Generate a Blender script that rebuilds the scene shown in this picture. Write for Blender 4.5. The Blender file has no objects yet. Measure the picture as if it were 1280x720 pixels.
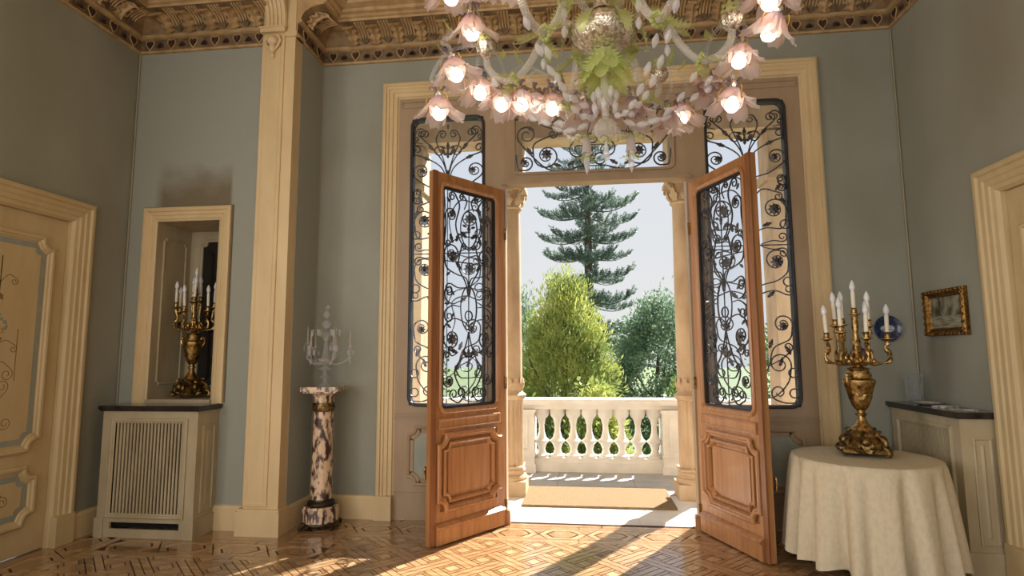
import bpy, math, random
import numpy as np
from mathutils import Vector, Matrix
random.seed(7)
PI = math.pi
sc = bpy.context.scene
col = sc.collection

# ------------------------------------------------------------------ camera
FPX, YAW, PITCH, ROLL, CAMY, CAMZ = 719.86, -.1185, .1106, -.0057, -5.42, 1.55
_F = Vector((math.sin(YAW)*math.cos(PITCH), math.cos(YAW)*math.cos(PITCH), math.sin(PITCH)))
_r = Vector((math.cos(YAW), -math.sin(YAW), 0)); _u = _r.cross(_F)
_R = _r*math.cos(ROLL) + _u*math.sin(ROLL); _U = -_r*math.sin(ROLL) + _u*math.cos(ROLL)
cam_d = bpy.data.cameras.new('camera'); cam = bpy.data.objects.new('camera', cam_d); col.objects.link(cam)
cam_d.sensor_width = 36; cam_d.lens = FPX*36/1280; cam_d.clip_start = .05; cam_d.clip_end = 400
cam.matrix_world = Matrix(((_R.x, _U.x, -_F.x, 0), (_R.y, _U.y, -_F.y, CAMY), (_R.z, _U.z, -_F.z, CAMZ), (0, 0, 0, 1)))
sc.camera = cam
def project(p):
    d = Vector(p) - Vector((0, CAMY, CAMZ)); z = d.dot(_F)
    return (640 + FPX*d.dot(_R)/z, 360 - FPX*d.dot(_U)/z, z)

# ------------------------------------------------------------------ world, sun, added fill lamps
w = bpy.data.worlds.new('sky'); sc.world = w; w.use_nodes = True
nt = w.node_tree; nt.nodes.clear()
wo = nt.nodes.new('ShaderNodeOutputWorld'); wb = nt.nodes.new('ShaderNodeBackground')
tc = nt.nodes.new('ShaderNodeTexCoord'); sx = nt.nodes.new('ShaderNodeSeparateXYZ'); rp = nt.nodes.new('ShaderNodeValToRGB')
nt.links.new(tc.outputs['Generated'], sx.inputs[0]); nt.links.new(sx.outputs['Z'], rp.inputs[0])
rp.color_ramp.elements[0].position = 0.0; rp.color_ramp.elements[0].color = (.86, .86, .84, 1)
rp.color_ramp.elements[1].position = .55; rp.color_ramp.elements[1].color = (.72, .79, .91, 1)
nt.links.new(rp.outputs[0], wb.inputs[0]); wb.inputs[1].default_value = .95
nt.links.new(wb.outputs[0], wo.inputs[0])

SUN_AZ, SUN_EL = math.radians(31), math.radians(42)
to_sun = Vector((math.sin(SUN_AZ)*math.cos(SUN_EL), math.cos(SUN_AZ)*math.cos(SUN_EL), math.sin(SUN_EL)))
sd = bpy.data.lights.new('sun', 'SUN'); sun = bpy.data.objects.new('sun', sd); col.objects.link(sun)
sd.energy = 18; sd.color = (1, .955, .88); sd.angle = math.radians(.6)
sun.rotation_euler = to_sun.to_track_quat('Z', 'Y').to_euler()
REAR_Y = -8.2
XL_ROOM = -4.30
for (lx, ly, rz, pw) in ((-3.0,REAR_Y+.02,0,48), (-.7,REAR_Y+.02,0,48), (1.6,REAR_Y+.02,0,48), (XL_ROOM+.02,-4.6,-PI/2,92), (XL_ROOM+.02,-6.9,-PI/2,92)):
    # added fill lamps set in made-up window openings of the rear and left walls
    ld = bpy.data.lights.new('fill_light', 'AREA'); lo = bpy.data.objects.new('fill_light', ld); col.objects.link(lo)
    ld.shape = 'RECTANGLE'; ld.size = 1.5; ld.size_y = 3.2; ld.energy = pw*.94; ld.color = (1, .94, .86)
    lo.location = (lx, ly, 2.2); lo.rotation_euler = (PI/2, 0, rz)
sc.view_settings.view_transform = 'Standard'; sc.view_settings.look = 'None'
sc.view_settings.gamma = 1; sc.view_settings.use_curve_mapping = False; sc.view_settings.exposure = 0.0
sc.cycles.max_bounces = 8; sc.cycles.transparent_max_bounces = 32; sc.cycles.use_denoising = True
sc.cycles.caustics_reflective = False; sc.cycles.caustics_refractive = False
sc.cycles.sample_clamp_indirect = 4

# ------------------------------------------------------------------ helpers
def lin(r, g, b):
    f = lambda c: (c/255/12.92) if c/255 <= .04045 else ((c/255+.055)/1.055)**2.4
    return (f(r), f(g), f(b), 1)
MATS = {}
def mat(name, c, rough=.6, metal=0, spec=.5, noise=None, bump=None, coat=0, trans=None):
    """noise=(scale, colour2, sharp0, sharp1, detail, vector_scale)  bump=(scale,strength)"""
    m = bpy.data.materials.new(name); m.use_nodes = True; n = m.node_tree.nodes; l = m.node_tree.links
    b = n['Principled BSDF']; b.inputs['Base Color'].default_value = c; b.inputs['Roughness'].default_value = rough
    b.inputs['Metallic'].default_value = metal; b.inputs['Specular IOR Level'].default_value = spec
    b.inputs['Coat Weight'].default_value = coat; b.inputs['Coat Roughness'].default_value = .12
    t = n.new('ShaderNodeTexCoord'); geo = n.new('ShaderNodeNewGeometry')
    if noise:
        s, c2, a0, a1, det, vs = noise
        mp = n.new('ShaderNodeMapping'); mp.inputs['Scale'].default_value = vs; l.new(geo.outputs['Position'], mp.inputs[0])
        tx = n.new('ShaderNodeTexNoise'); tx.inputs['Scale'].default_value = s; tx.inputs['Detail'].default_value = det
        l.new(mp.outputs[0], tx.inputs['Vector'])
        r = n.new('ShaderNodeValToRGB'); r.color_ramp.elements[0].position = a0; r.color_ramp.elements[1].position = a1
        r.color_ramp.elements[0].color = c; r.color_ramp.elements[1].color = c2
        l.new(tx.outputs[0], r.inputs[0]); l.new(r.outputs[0], b.inputs['Base Color'])
    if bump:
        tb = n.new('ShaderNodeTexNoise'); tb.inputs['Scale'].default_value = bump[0]; tb.inputs['Detail'].default_value = 4
        l.new(geo.outputs['Position'], tb.inputs['Vector'])
        bp = n.new('ShaderNodeBump'); bp.inputs['Strength'].default_value = bump[1]; bp.inputs['Distance'].default_value = .01
        l.new(tb.outputs[0], bp.inputs['Height']); l.new(bp.outputs[0], b.inputs['Normal'])
    MATS[name] = m; return m
def glassy(name, tint, alpha, rough=.06, emit=0, fres=True):
    """thin blown glass: part clear, part milky, with a real fresnel reflection"""
    m = bpy.data.materials.new(name); m.use_nodes = True; n = m.node_tree.nodes; l = m.node_tree.links
    b = n['Principled BSDF']; o = n['Material Output']
    b.inputs['Base Color'].default_value = tint; b.inputs['Roughness'].default_value = rough
    tr = n.new('ShaderNodeBsdfTransparent'); tr.inputs[0].default_value = tuple(.4 + .6*v for v in tint[:3]) + (1,)
    lf = n.new('ShaderNodeLayerWeight'); lf.inputs[0].default_value = .5; lp = n.new('ShaderNodeMath'); lp.operation = 'POWER'; lp.inputs[1].default_value = 4
    l.new(lf.outputs['Facing'], lp.inputs[0]); lw = n.new('ShaderNodeMath'); lw.operation = 'MULTIPLY_ADD'; lw.inputs[1].default_value = .7; lw.inputs[2].default_value = .03
    l.new(lp.outputs[0], lw.inputs[0])
    mx = n.new('ShaderNodeMixShader'); mth = n.new('ShaderNodeMath'); mth.operation = 'ADD'; mth.use_clamp = True
    l.new(lw.outputs[0], mth.inputs[0]); mth.inputs[1].default_value = alpha
    l.new(mth.outputs[0], mx.inputs[0]); l.new(tr.outputs[0], mx.inputs[1]); l.new(b.outputs[0], mx.inputs[2]); l.new(mx.outputs[0], o.inputs[0])
    MATS[name] = m; return m
def translucent(name, c, c2, scale, amount=.35):
    """leaf: diffuse plus light coming through"""
    m = mat(name, c, .55, noise=(scale, c2, .35, .68, 3, (1, 1, 1)), spec=.3); n = m.node_tree.nodes; l = m.node_tree.links
    b = n['Principled BSDF']; o = n['Material Output']; tl = n.new('ShaderNodeBsdfTranslucent'); mx = n.new('ShaderNodeMixShader')
    src = b.inputs['Base Color'].links[0].from_socket
    l.new(src, tl.inputs[0]); mx.inputs[0].default_value = amount
    l.new(b.outputs[0], mx.inputs[1]); l.new(tl.outputs[0], mx.inputs[2]); l.new(mx.outputs[0], o.inputs[0]); return m

class MB:
    def __init__(s): s.v = []; s.f = []
    def add(s, vs, fs, M=None):
        k = len(s.v)
        s.v += [tuple(M @ Vector(p)) for p in vs] if M else [tuple(p) for p in vs]
        s.f += [tuple(i + k for i in f) for f in fs]; return s
    def box(s, x0, x1, y0, y1, z0, z1, M=None):
        return s.add([(x0,y0,z0),(x1,y0,z0),(x1,y1,z0),(x0,y1,z0),(x0,y0,z1),(x1,y0,z1),(x1,y1,z1),(x0,y1,z1)],
                     [(0,3,2,1),(4,5,6,7),(0,1,5,4),(1,2,6,5),(2,3,7,6),(3,0,4,7)], M)
    def prism(s, poly, w0, w1, M=None):       # poly in (u,v), extruded along w
        n = len(poly)
        return s.add([(p[0],p[1],w0) for p in poly] + [(p[0],p[1],w1) for p in poly],
                     [tuple(range(n-1,-1,-1)), tuple(range(n,2*n))] + [(i,(i+1)%n,n+(i+1)%n,n+i) for i in range(n)], M)
    def lathe(s, prof, seg=20, M=None, mod=None, cap=True):
        vs = []; fs = []
        for r, z in prof:
            for i in range(seg):
                a = 2*PI*i/seg; q = r*(mod(a, z) if mod else 1)
                vs.append((q*math.cos(a), q*math.sin(a), z))
        for j in range(len(prof)-1):
            for i in range(seg):
                a = j*seg+i; b = j*seg+(i+1)%seg; fs.append((a, b, b+seg, a+seg))
        if cap:
            if prof[0][0] > 1e-4: fs.append(tuple(range(seg-1,-1,-1)))
            if prof[-1][0] > 1e-4: fs.append(tuple(range((len(prof)-1)*seg, len(prof)*seg)))
        return s.add(vs, fs, M)
    def tube(s, pts, rad, seg=6, M=None, flat=1.0, up=None):
        P = [Vector(p) for p in pts]; n = len(P); vs = []; fs = []
        R = rad if hasattr(rad, '__len__') else [rad]*n
        ref = Vector(up) if up else None; prev = None
        for i in range(n):
            t = (P[min(i+1,n-1)] - P[max(i-1,0)]); t = t.normalized() if t.length > 1e-9 else Vector((0,0,1))
            if ref is not None: nx = ref - t*ref.dot(t)
            elif prev is None: nx = t.orthogonal()
            else: nx = prev - t*prev.dot(t)
            nx = nx.normalized() if nx.length > 1e-6 else t.orthogonal().normalized()
            prev = nx; ny = t.cross(nx)
            for k in range(seg):
                a = 2*PI*(k+.5)/seg; vs.append(P[i] + nx*(R[i]*flat*math.cos(a)) + ny*(R[i]*math.sin(a)))
        for i in range(n-1):
            for k in range(seg):
                a = i*seg+k; b = i*seg+(k+1)%seg; fs.append((a, b, b+seg, a+seg))
        fs.append(tuple(range(seg-1,-1,-1))); fs.append(tuple(range((n-1)*seg, n*seg)))
        return s.add(vs, fs, M)
    def grid(s, fn, nu, nv, M=None, closed_u=False):
        vs = [fn(i/(nu if closed_u else nu-1), j/(nv-1)) for j in range(nv) for i in range(nu)]; fs = []
        for j in range(nv-1):
            for i in range(nu if closed_u else nu-1):
                a = j*nu+i; b = j*nu+(i+1)%nu; fs.append((a, b, b+nu, a+nu))
        return s.add(vs, fs, M)
    def sphere(s, c, r, seg=12, rings=8, M=None, sz=1.0):
        prof = [(r*math.sin(PI*j/rings), -r*sz*math.cos(PI*j/rings)) for j in range(rings+1)]
        T = Matrix.Translation(c); return s.lathe(prof, seg, (M @ T) if M else T, cap=False)
    def mould(s, poly, prof, M=None, closed=True):
        """sweep a profile [(inward offset, height)] round a 2-D polygon (ccw), mitred; M maps (u,v,w)"""
        n = len(poly); P = [Vector((p[0], p[1])) for p in poly]; mit = []
        for i in range(n):
            a = P[i]-P[i-1] if (closed or i > 0) else None; b = P[(i+1)%n]-P[i] if (closed or i < n-1) else None
            if a is None: a = b
            if b is None: b = a
            a = a.normalized(); b = b.normalized(); na = Vector((-a.y, a.x)); nb = Vector((-b.y, b.x)); h = na+nb
            h = h.normalized() if h.length > 1e-6 else na
            mit.append(h/max(.35, h.dot(na)))
        m = len(prof); vs = []; fs = []
        for i in range(n):
            for o, d in prof: q = P[i]+mit[i]*o; vs.append((q.x, q.y, d))
        for i in range(n if closed else n-1):
            for j in range(m-1):
                a = i*m+j; b = ((i+1)%n)*m+j; fs.append((a, b, b+1, a+1))
        return s.add(vs, fs, M)
    def mesh(s, name, m=None, smooth=True, angle=40):
        me = bpy.data.meshes.new(name); me.from_pydata(s.v, [], s.f); me.update()
        if smooth and len(me.polygons):
            me.polygons.foreach_set('use_smooth', [True]*len(me.polygons)); me.set_sharp_from_angle(angle=math.radians(angle))
        if m: me.materials.append(MATS[m] if isinstance(m, str) else m)
        return me
    def build(s, name, m, parent=None, smooth=True, angle=40): return link(name, s.mesh(name, m, smooth, angle), parent)
def link(name, me, parent=None, M=None):
    o = bpy.data.objects.new(name, me); col.objects.link(o)
    if parent: o.parent = parent
    if M is not None: o.matrix_local = M
    return o
def tag(o, label=None, cat=None, group=None, kind=None):
    if label: o['label'] = label
    if cat: o['category'] = cat
    if group: o['group'] = group
    if kind: o['kind'] = kind
    return o
def thing(name, label, cat, loc=(0,0,0), rz=0, group=None, kind=None):
    o = bpy.data.objects.new(name, None); col.objects.link(o); o.location = loc; o.rotation_euler = (0,0,rz); o.empty_display_size = .1
    return tag(o, label, cat, group, kind)
def struct(name, label, m, mb, cat=None, smooth=False): return tag(mb.build(name, m, None, smooth), label, cat, kind='structure')
def XYZ(o, ux, uy, uz):
    ux, uy, uz = Vector(ux), Vector(uy), Vector(uz)
    return Matrix(((ux.x,uy.x,uz.x,o[0]),(ux.y,uy.y,uz.y,o[1]),(ux.z,uy.z,uz.z,o[2]),(0,0,0,1)))
def T(x=0,y=0,z=0): return Matrix.Translation((x,y,z))
def RX(a): return Matrix.Rotation(a,4,'X')
def RY(a): return Matrix.Rotation(a,4,'Y')
def RZ(a): return Matrix.Rotation(a,4,'Z')
def SC(x,y,z): return Matrix.Diagonal((x,y,z,1))
def catmull(pts, k=8):
    P = [Vector(p) for p in pts]; Q = [P[0]*2-P[1]] + P + [P[-1]*2-P[-2]]; out = []
    for i in range(1, len(Q)-2):
        a,b,c,d = Q[i-1],Q[i],Q[i+1],Q[i+2]
        for j in range(k):
            t = j/k; out.append(.5*((2*b)+(c-a)*t+(2*a-5*b+4*c-d)*t*t+(3*b-a-3*c+d)*t*t*t))
    out.append(P[-1]); return out
def scroll(pts, r1=0, turn1=1, n1=1.3, r0=0, turn0=1, n0=1.3, k=7):
    """2-D curve through pts with a curl of radius r at its end (and start); turn +1 = left"""
    c = catmull([(p[0],p[1],0) for p in pts], k) if len(pts) > 2 else [Vector((p[0],p[1],0)) for p in pts]
    def curl(p, t, r, s, n):
        nrm = Vector((-t.y, t.x, 0))*s; cen = p+nrm*r; a0 = math.atan2(-nrm.y, -nrm.x); out = []; m = int(16*n)
        for i in range(1, m+1):
            q = i/m; a = a0+s*2*PI*n*q; rr = r*(1-.72*q); out.append(Vector((cen.x+rr*math.cos(a), cen.y+rr*math.sin(a), 0)))
        return out
    e = curl(c[-1], (c[-1]-c[-2]).normalized(), r1, turn1, n1) if r1 else []
    b = curl(c[0], (c[0]-c[1]).normalized(), r0, turn0, n0)[::-1] if r0 else []
    return b + c + e
def ring(cx, cy, rx, ry=None, n=28): ry = ry or rx; return [Vector((cx+rx*math.cos(2*PI*i/n), cy+ry*math.sin(2*PI*i/n), 0)) for i in range(n+1)]
def rect(u0,u1,v0,v1): return [(u0,v0),(u1,v0),(u1,v1),(u0,v1)]
def rrect(u0,u1,v0,v1,r,n=5):
    out = []
    for cx,cy,a in ((u1-r,v0+r,-PI/2),(u1-r,v1-r,0),(u0+r,v1-r,PI/2),(u0+r,v0+r,PI)):
        for i in range(n+1): q = a+PI/2*i/n; out.append((cx+r*math.cos(q), cy+r*math.sin(q)))
    return out
def earred(u0,u1,v0,v1,e,n=4):     # rectangle with stepped, rounded-in corners
    out = []
    for (cx,cy,sx,sy,flip) in ((u1,v0,-1,1,0),(u1,v1,-1,-1,1),(u0,v1,1,-1,0),(u0,v0,1,1,1)):
        c = [(cx+sx*e, cy), (cx+sx*e, cy+sy*e*.3)]
        for i in range(1, n): a = PI/2*i/n; c.append((cx+sx*(e*.3+e*.7*math.cos(a)), cy+sy*(e*.3+e*.7*math.sin(a))))
        c += [(cx+sx*e*.3, cy+sy*e), (cx, cy+sy*e)]
        out += c if not flip else c[::-1]
    return out

# ------------------------------------------------------------------ materials
mat('fabric', lin(162,166,157), .85, noise=(1.1, lin(147,147,134), .35, .7, 5, (1,1,.6)), bump=(220,.35), spec=.15)
mat('fabric_stained', lin(138,138,128), .85, bump=(220,.35), spec=.15)
mat('cream', lin(220,198,156), .5, noise=(5, lin(208,184,141), .35, .7, 4, (1,1,.3)), bump=(60,.06))
mat('cream_door', lin(205,186,146), .5, noise=(7, lin(194,173,130), .35, .7, 4, (1,1,.3)))
mat('cream_field', lin(172,150,124), .5, noise=(5, lin(160,137,110), .35, .7, 4, (1,1,.3)))
mat('cream_grey', lin(186,174,146), .55, noise=(6, lin(168,155,126), .35, .7, 4, (1,1,.4)))
mat('cord', lin(158,150,128), .7)
mat('edging', lin(112,98,76), .7)
mat('blue_grey', lin(150,158,152), .55, noise=(9, lin(165,165,150), .4, .7, 3, (1,1,1)))
mat('gilt_plaster', lin(198,170,126), .55, noise=(8, lin(164,134,94), .35, .7, 5, (1,1,1)), bump=(80,.15))
mat('cove_plaster', lin(160,134,98), .65, noise=(10, lin(122,98,68), .35, .7, 5, (1,1,1)), bump=(80,.2))
mat('dark_plaster', lin(128,108,80), .7, noise=(14, lin(92,74,54), .4, .65, 5, (1,1,1)), bump=(90,.3))
mat('heart_dark', lin(74,46,36), .6, noise=(30, lin(54,34,28), .4, .6, 3, (1,1,1)))
mat('walnut', lin(188,138,90), .34, noise=(5, lin(158,106,64), .3, .72, 6, (5,5,.35)), bump=(40,.05), coat=.25)
mat('walnut_dark', lin(148,98,62), .35, noise=(5, lin(120,76,46), .3, .72, 6, (5,5,.35)), coat=.25)
mat('oak', lin(182,148,108), .22, noise=(3.2, lin(144,106,70), .3, .7, 6, (1.0,6,1)), coat=1.0)
mat('oak_light', lin(192,160,120), .22, noise=(3.2, lin(164,128,88), .3, .7, 6, (5,1.5,1)), coat=1.0)
mat('oak_brown', lin(168,132,94), .22, noise=(3.2, lin(130,94,62), .3, .7, 6, (3,3,1)), coat=1.0)
mat('floor_joint', lin(72,48,32), .6)
mat('iron', lin(66,68,74), .36, .7, noise=(40, lin(112,114,120), .4, .7, 3, (1,1,1)))
mat('iron_dark', lin(44,45,50), .45, .3)
mat('bronze', lin(196,164,106), .3, 1, noise=(40, lin(96,72,42), .4, .68, 4, (1,1,1)), bump=(120,.25))
mat('bronze_dark', lin(150,124,80), .36, 1, noise=(34, lin(66,52,34), .4, .68, 4, (1,1,1)), bump=(110,.3))
mat('dark_metal', lin(70,64,58), .4, .9)
mat('candle', lin(236,232,220), .45)
mat('bulb_off', lin(226,230,238), .2, coat=.5)
mat('slab', lin(24,22,24), .18, coat=.5, noise=(30, lin(44,42,44), .45, .75, 3, (1,1,1)))
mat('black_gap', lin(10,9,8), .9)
mat('marble_red', lin(222,194,164), .25, coat=.4, noise=(26, lin(70,50,50), .45, .57, 10, (1,1,.42)))
mat('white_stone', lin(236,234,228), .6, noise=(4, lin(216,212,204), .35, .75, 6, (1,1,1)), bump=(40,.08))
mat('warm_stone', lin(206,180,146), .65, noise=(5, lin(178,148,116), .35, .7, 6, (1,1,.5)), bump=(50,.12))
mat('grey_stone', lin(176,174,170), .6, noise=(3, lin(150,150,150), .35, .7, 6, (1,1,1)))
mat('threshold', lin(232,228,220), .35, noise=(3, lin(208,204,198), .35, .7, 6, (1,1,1)))
mat('coir', lin(158,136,104), .95, noise=(130, lin(112,94,70), .35, .65, 3, (1,1,1)), bump=(180,1.0), spec=.1)
mat('linen', lin(216,206,182), .85, noise=(40, lin(210,199,174), .45, .6, 3, (1,1,.6)), bump=(260,.2), spec=.1)
mat('ceiling_paint', lin(206,178,132), .7)
mat('plain_plaster', lin(190,182,164), .85)
mat('lawn', lin(96,112,54), .9, noise=(1.5, lin(70,86,40), .35, .7, 5, (1,1,1)))
mat('bark', lin(98,82,74), .9, noise=(6, lin(70,58,52), .35, .7, 5, (1,1,.3)), bump=(20,.5))
mat('paper', lin(224,222,214), .5, noise=(18, lin(150,160,170), .5, .6, 3, (1,1,1)))
mat('gilt_frame', lin(150,112,56), .4, .8, noise=(40, lin(84,58,26), .4, .65, 4, (1,1,1)), bump=(120,.4))
mat('painting', lin(150,150,128), .5, noise=(14, lin(62,58,44), .38, .62, 6, (1,1,.6)))
mat('painting_water', lin(170,170,150), .4, noise=(20, lin(120,116,96), .4, .62, 4, (1,.5,3)))
mat('plate_blue', lin(34,48,84), .2, coat=.5, noise=(50, lin(70,84,120), .5, .62, 4, (1,1,1)))
mat('plate_white', lin(200,206,214), .2, coat=.5, noise=(60, lin(84,100,140), .5, .6, 4, (1,1,1)))
mat('paint_brown', lin(132,108,70), .7); mat('paint_blue', lin(142,150,140), .7); mat('paint_gold', lin(186,146,62), .7)
mat('dark_glass', lin(26,24,24), .08, coat=.5)
glassy('pane', (.93,.96,1,1), .0, .02)
glassy('crystal', (.90,.91,.93,1), .08, .06)
glassy('clear_crystal', (.88,.9,.92,1), .015, .05)
glassy('crystal_gold', (.84,.81,.76,1), .20, .08)
glassy('milky_drop', (.86,.85,.86,1), .26, .08)
glassy('green_glass', (.62,.68,.28,1), .42, .10)
mat('silver_glass', (.82,.78,.70,1), .16, .75, noise=(60, (.42,.34,.24,1), .42, .6, 4, (1,1,1)), bump=(90,.5))
m = glassy('petal_glass', (.86,.70,.72,1), .72, .25)
def petal_colours():
    n = m.node_tree.nodes; l = m.node_tree.links
    t = n.new('ShaderNodeTexCoord'); s = n.new('ShaderNodeSeparateXYZ'); r = n.new('ShaderNodeValToRGB'); mr = n.new('ShaderNodeMapRange')
    l.new(t.outputs['Object'], s.inputs[0]); l.new(s.outputs['Z'], mr.inputs[0]); mr.inputs[1].default_value = -.15; mr.inputs[2].default_value = .01
    l.new(mr.outputs[0], r.inputs[0]); e = r.color_ramp.elements
    e[0].position = 0; e[0].color = lin(216,208,210); e[1].position = 1; e[1].color = lin(136,128,158)
    k = e.new(.55); k.color = lin(212,186,182)
    l.new(r.outputs[0], n['Principled BSDF'].inputs['Base Color'])
    tl = n.new('ShaderNodeBsdfTranslucent'); mx = n.new('ShaderNodeMixShader'); mx.inputs[0].default_value = .5
    l.new(r.outputs[0], tl.inputs[0]); old = [x for x in n if x.type == 'MIX_SHADER' and x != mx][0]
    l.new(n['Principled BSDF'].outputs[0], mx.inputs[1]); l.new(tl.outputs[0], mx.inputs[2]); l.new(mx.outputs[0], old.inputs[2])
petal_colours()
em = bpy.data.materials.new('bulb_lit'); em.use_nodes = True; MATS['bulb_lit'] = em
eb = em.node_tree.nodes['Principled BSDF']; eb.inputs['Base Color'].default_value = (1,.95,.86,1)
eb.inputs['Emission Color'].default_value = (1,.88,.68,1); eb.inputs['Emission Strength'].default_value = 7
translucent('leaf_yellow', lin(178,184,98), lin(110,130,76), 1.6, .42)
translucent('leaf_green', lin(112,140,70), lin(70,98,52), 2.5, .35)
translucent('leaf_blue', lin(142,166,134), lin(96,122,100), 2.0, .3)
translucent('leaf_pine', lin(132,148,138), lin(94,112,106), 1.5, .3)
def stain():     # soot marks above the niche, with their own shape, and the fabric's unevenness
    m = MATS['fabric_stained']; n = m.node_tree.nodes; l = m.node_tree.links; b = n['Principled BSDF']
    g = n.new('ShaderNodeNewGeometry'); s = n.new('ShaderNodeSeparateXYZ'); l.new(g.outputs['Position'], s.inputs[0])
    nz = n.new('ShaderNodeTexNoise'); nz.inputs['Scale'].default_value = 3.0; nz.inputs['Detail'].default_value = 5; l.new(g.outputs['Position'], nz.inputs['Vector'])
    def rng(sock, a, c, o0, o1):
        r = n.new('ShaderNodeMapRange'); r.inputs[1].default_value = a; r.inputs[2].default_value = c; r.inputs[3].default_value = o0; r.inputs[4].default_value = o1
        l.new(sock, r.inputs[0]); return r.outputs[0]
    def mul(a, c):
        q = n.new('ShaderNodeMath'); q.operation = 'MULTIPLY'; l.new(a, q.inputs[0]); l.new(c, q.inputs[1]); return q.outputs[0]
    ad = n.new('ShaderNodeMath'); ad.operation = 'MULTIPLY_ADD'; l.new(nz.outputs[0], ad.inputs[0]); ad.inputs[1].default_value = .5; l.new(s.outputs['Z'], ad.inputs[2])
    f = mul(mul(rng(s.outputs['X'], -4.05, -3.95, 0, 1), rng(s.outputs['X'], -3.27, -3.24, 1, 0)), mul(rng(ad.outputs[0], 3.30, 3.62, 1, 0), rng(s.outputs['Z'], 2.9, 2.92, 0, 1)))
    mx = n.new('ShaderNodeMix'); mx.data_type = 'RGBA'; mx.inputs['A'].default_value = lin(161,165,156); mx.inputs['B'].default_value = lin(126,117,98)
    l.new(f, mx.inputs['Factor']); l.new(mx.outputs['Result'], b.inputs['Base Color'])
stain()

# ------------------------------------------------------------------ room measures
XL, XR, XS, YF, YN, ZC, BB = -4.30, 2.90, -2.61, -.578, -.457, 4.51, .215
CX = .14                                   # axis of the window wall
FL, FR, FT = -1.94, 2.22, 4.26             # outer casing of the window wall
ZCEIL = 5.0

# ---- walls
b = MB(); b.box(XS-.4, FL+.13, 0, .4, 0, ZCEIL+.2); b.box(FR-.13, XR+.3, 0, .4, 0, ZCEIL+.2); b.box(FL+.13, FR-.13, 0, .4, FT-.13, ZCEIL+.2)
struct('wall_back', 'grey-green fabric wall around the tall window and open doors', 'fabric', b, 'wall')
b = MB(); b.box(XS-.3, XS, YF, .02, 0, ZCEIL+.2)
struct('wall_return', 'short grey fabric wall between the cream pilaster and the marble pedestal', 'fabric', b, 'wall')
NX0, NX1, NZ0, NZ1 = -4.00, -3.36, 1.12, 2.81       # niche opening
b = MB(); y1 = YN+.55
b.box(XL-.2, NX0, YN, y1, 0, ZCEIL+.2); b.box(NX1, -2.6, YN, y1, 0, ZCEIL+.2); b.box(NX0, NX1, YN, y1, 0, NZ0); b.box(NX0, NX1, YN, y1, NZ1, ZCEIL+.2)
struct('wall_alcove', 'fabric wall with a soot stain above the candelabrum niche', 'fabric_stained', b, 'wall')
DL0, DL1, DLT = -2.14, -1.06, 2.70                  # left door clear opening (y) and height
b = MB(); b.box(XL-.3, XL, DL1+.02, YN+.02, 0, ZCEIL+.2); b.box(XL-.3, XL, DL0-.02, DL1+.02, DLT, ZCEIL+.2)
for (ya, yc) in ((-3.85,DL0-.02),(-6.15,-5.35),(REAR_Y-.3,-7.65)): b.box(XL-.3, XL, ya, yc, 0, ZCEIL+.2)
for (ya, yc) in ((-5.35,-3.85),(-7.65,-6.15)): b.box(XL-.3, XL, ya, yc, 0, .6); b.box(XL-.3, XL, ya, yc, 3.8, ZCEIL+.2)  # window openings added in the unseen rear part for fill light
struct('wall_left', 'grey-brown fabric wall holding the painted cream door', 'fabric', b, 'wall')
DR0, DR1, DRT = -2.25, -1.14, 2.66
b = MB(); b.box(XR, XR+.3, DR1+.02, .05, 0, ZCEIL+.2); b.box(XR, XR+.3, REAR_Y-.3, DR0-.02, 0, ZCEIL+.2); b.box(XR, XR+.3, DR0-.02, DR1+.02, DRT, ZCEIL+.2)
struct('wall_right', 'grey fabric wall with the small gilt-framed landscape', 'fabric', b, 'wall')
b = MB(); xs = [XL-.3, -3.75, -2.25, -1.45, .05, .85, 2.35, XR+.3]
for i in range(0, 8, 2): b.box(xs[i], xs[i+1], REAR_Y-.3, REAR_Y, 0, ZCEIL+.2)
for i in (1, 3, 5): b.box(xs[i], xs[i+1], REAR_Y-.3, REAR_Y, 0, .6); b.box(xs[i], xs[i+1], REAR_Y-.3, REAR_Y, 3.8, ZCEIL+.2)  # openings made up out of view to hold the fill lamps
struct('wall_rear', 'plain fabric wall with three added window openings facing the garden wall', 'fabric', b, 'wall')
b = MB(); b.box(XL-.3, XR+.3, REAR_Y-.3, .4, ZCEIL, ZCEIL+.2)
struct('ceiling', 'cream and gilt plaster ceiling above the chandelier', 'ceiling_paint', b, 'ceiling')

# ---- parquet floor
b = MB(); b.box(XL-.2, XR+.2, REAR_Y-.3, .02, -.2, -.008)
floor = struct('floor', 'honey oak parquet floor of diagonal woven strips with dark joints', 'floor_joint', b, 'floor')
def clip(poly, a, bb, c):          # keep a*x+b*y<=c
    out = []
    for i in range(len(poly)):
        p, q = poly[i-1], poly[i]; dp = a*p[0]+bb*p[1]-c; dq = a*q[0]+bb*q[1]-c
        if (dp <= 0) != (dq <= 0): t = dp/(dp-dq); out.append((p[0]+(q[0]-p[0])*t, p[1]+(q[1]-p[1])*t))
        if dq <= 0: out.append(q)
    return out
def parea(p): return .5*sum(p[i-1][0]*p[i][1]-p[i][0]*p[i-1][1] for i in range(len(p)))
pieces = []                        # (polygon, material)
P_, bw, g = .27, .112, .0038
c45 = math.sqrt(.5)
def rot(u, v): return ((u-v)*c45, (u+v)*c45)
regions = [[(-1,0,2.03),(1,0,XR-.42),(0,1,-.50),(0,-1,3.4)], [(1,0,-2.03),(-1,0,-XL-.42),(0,1,-1.14),(0,-1,3.4)]]
N = 22
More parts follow.
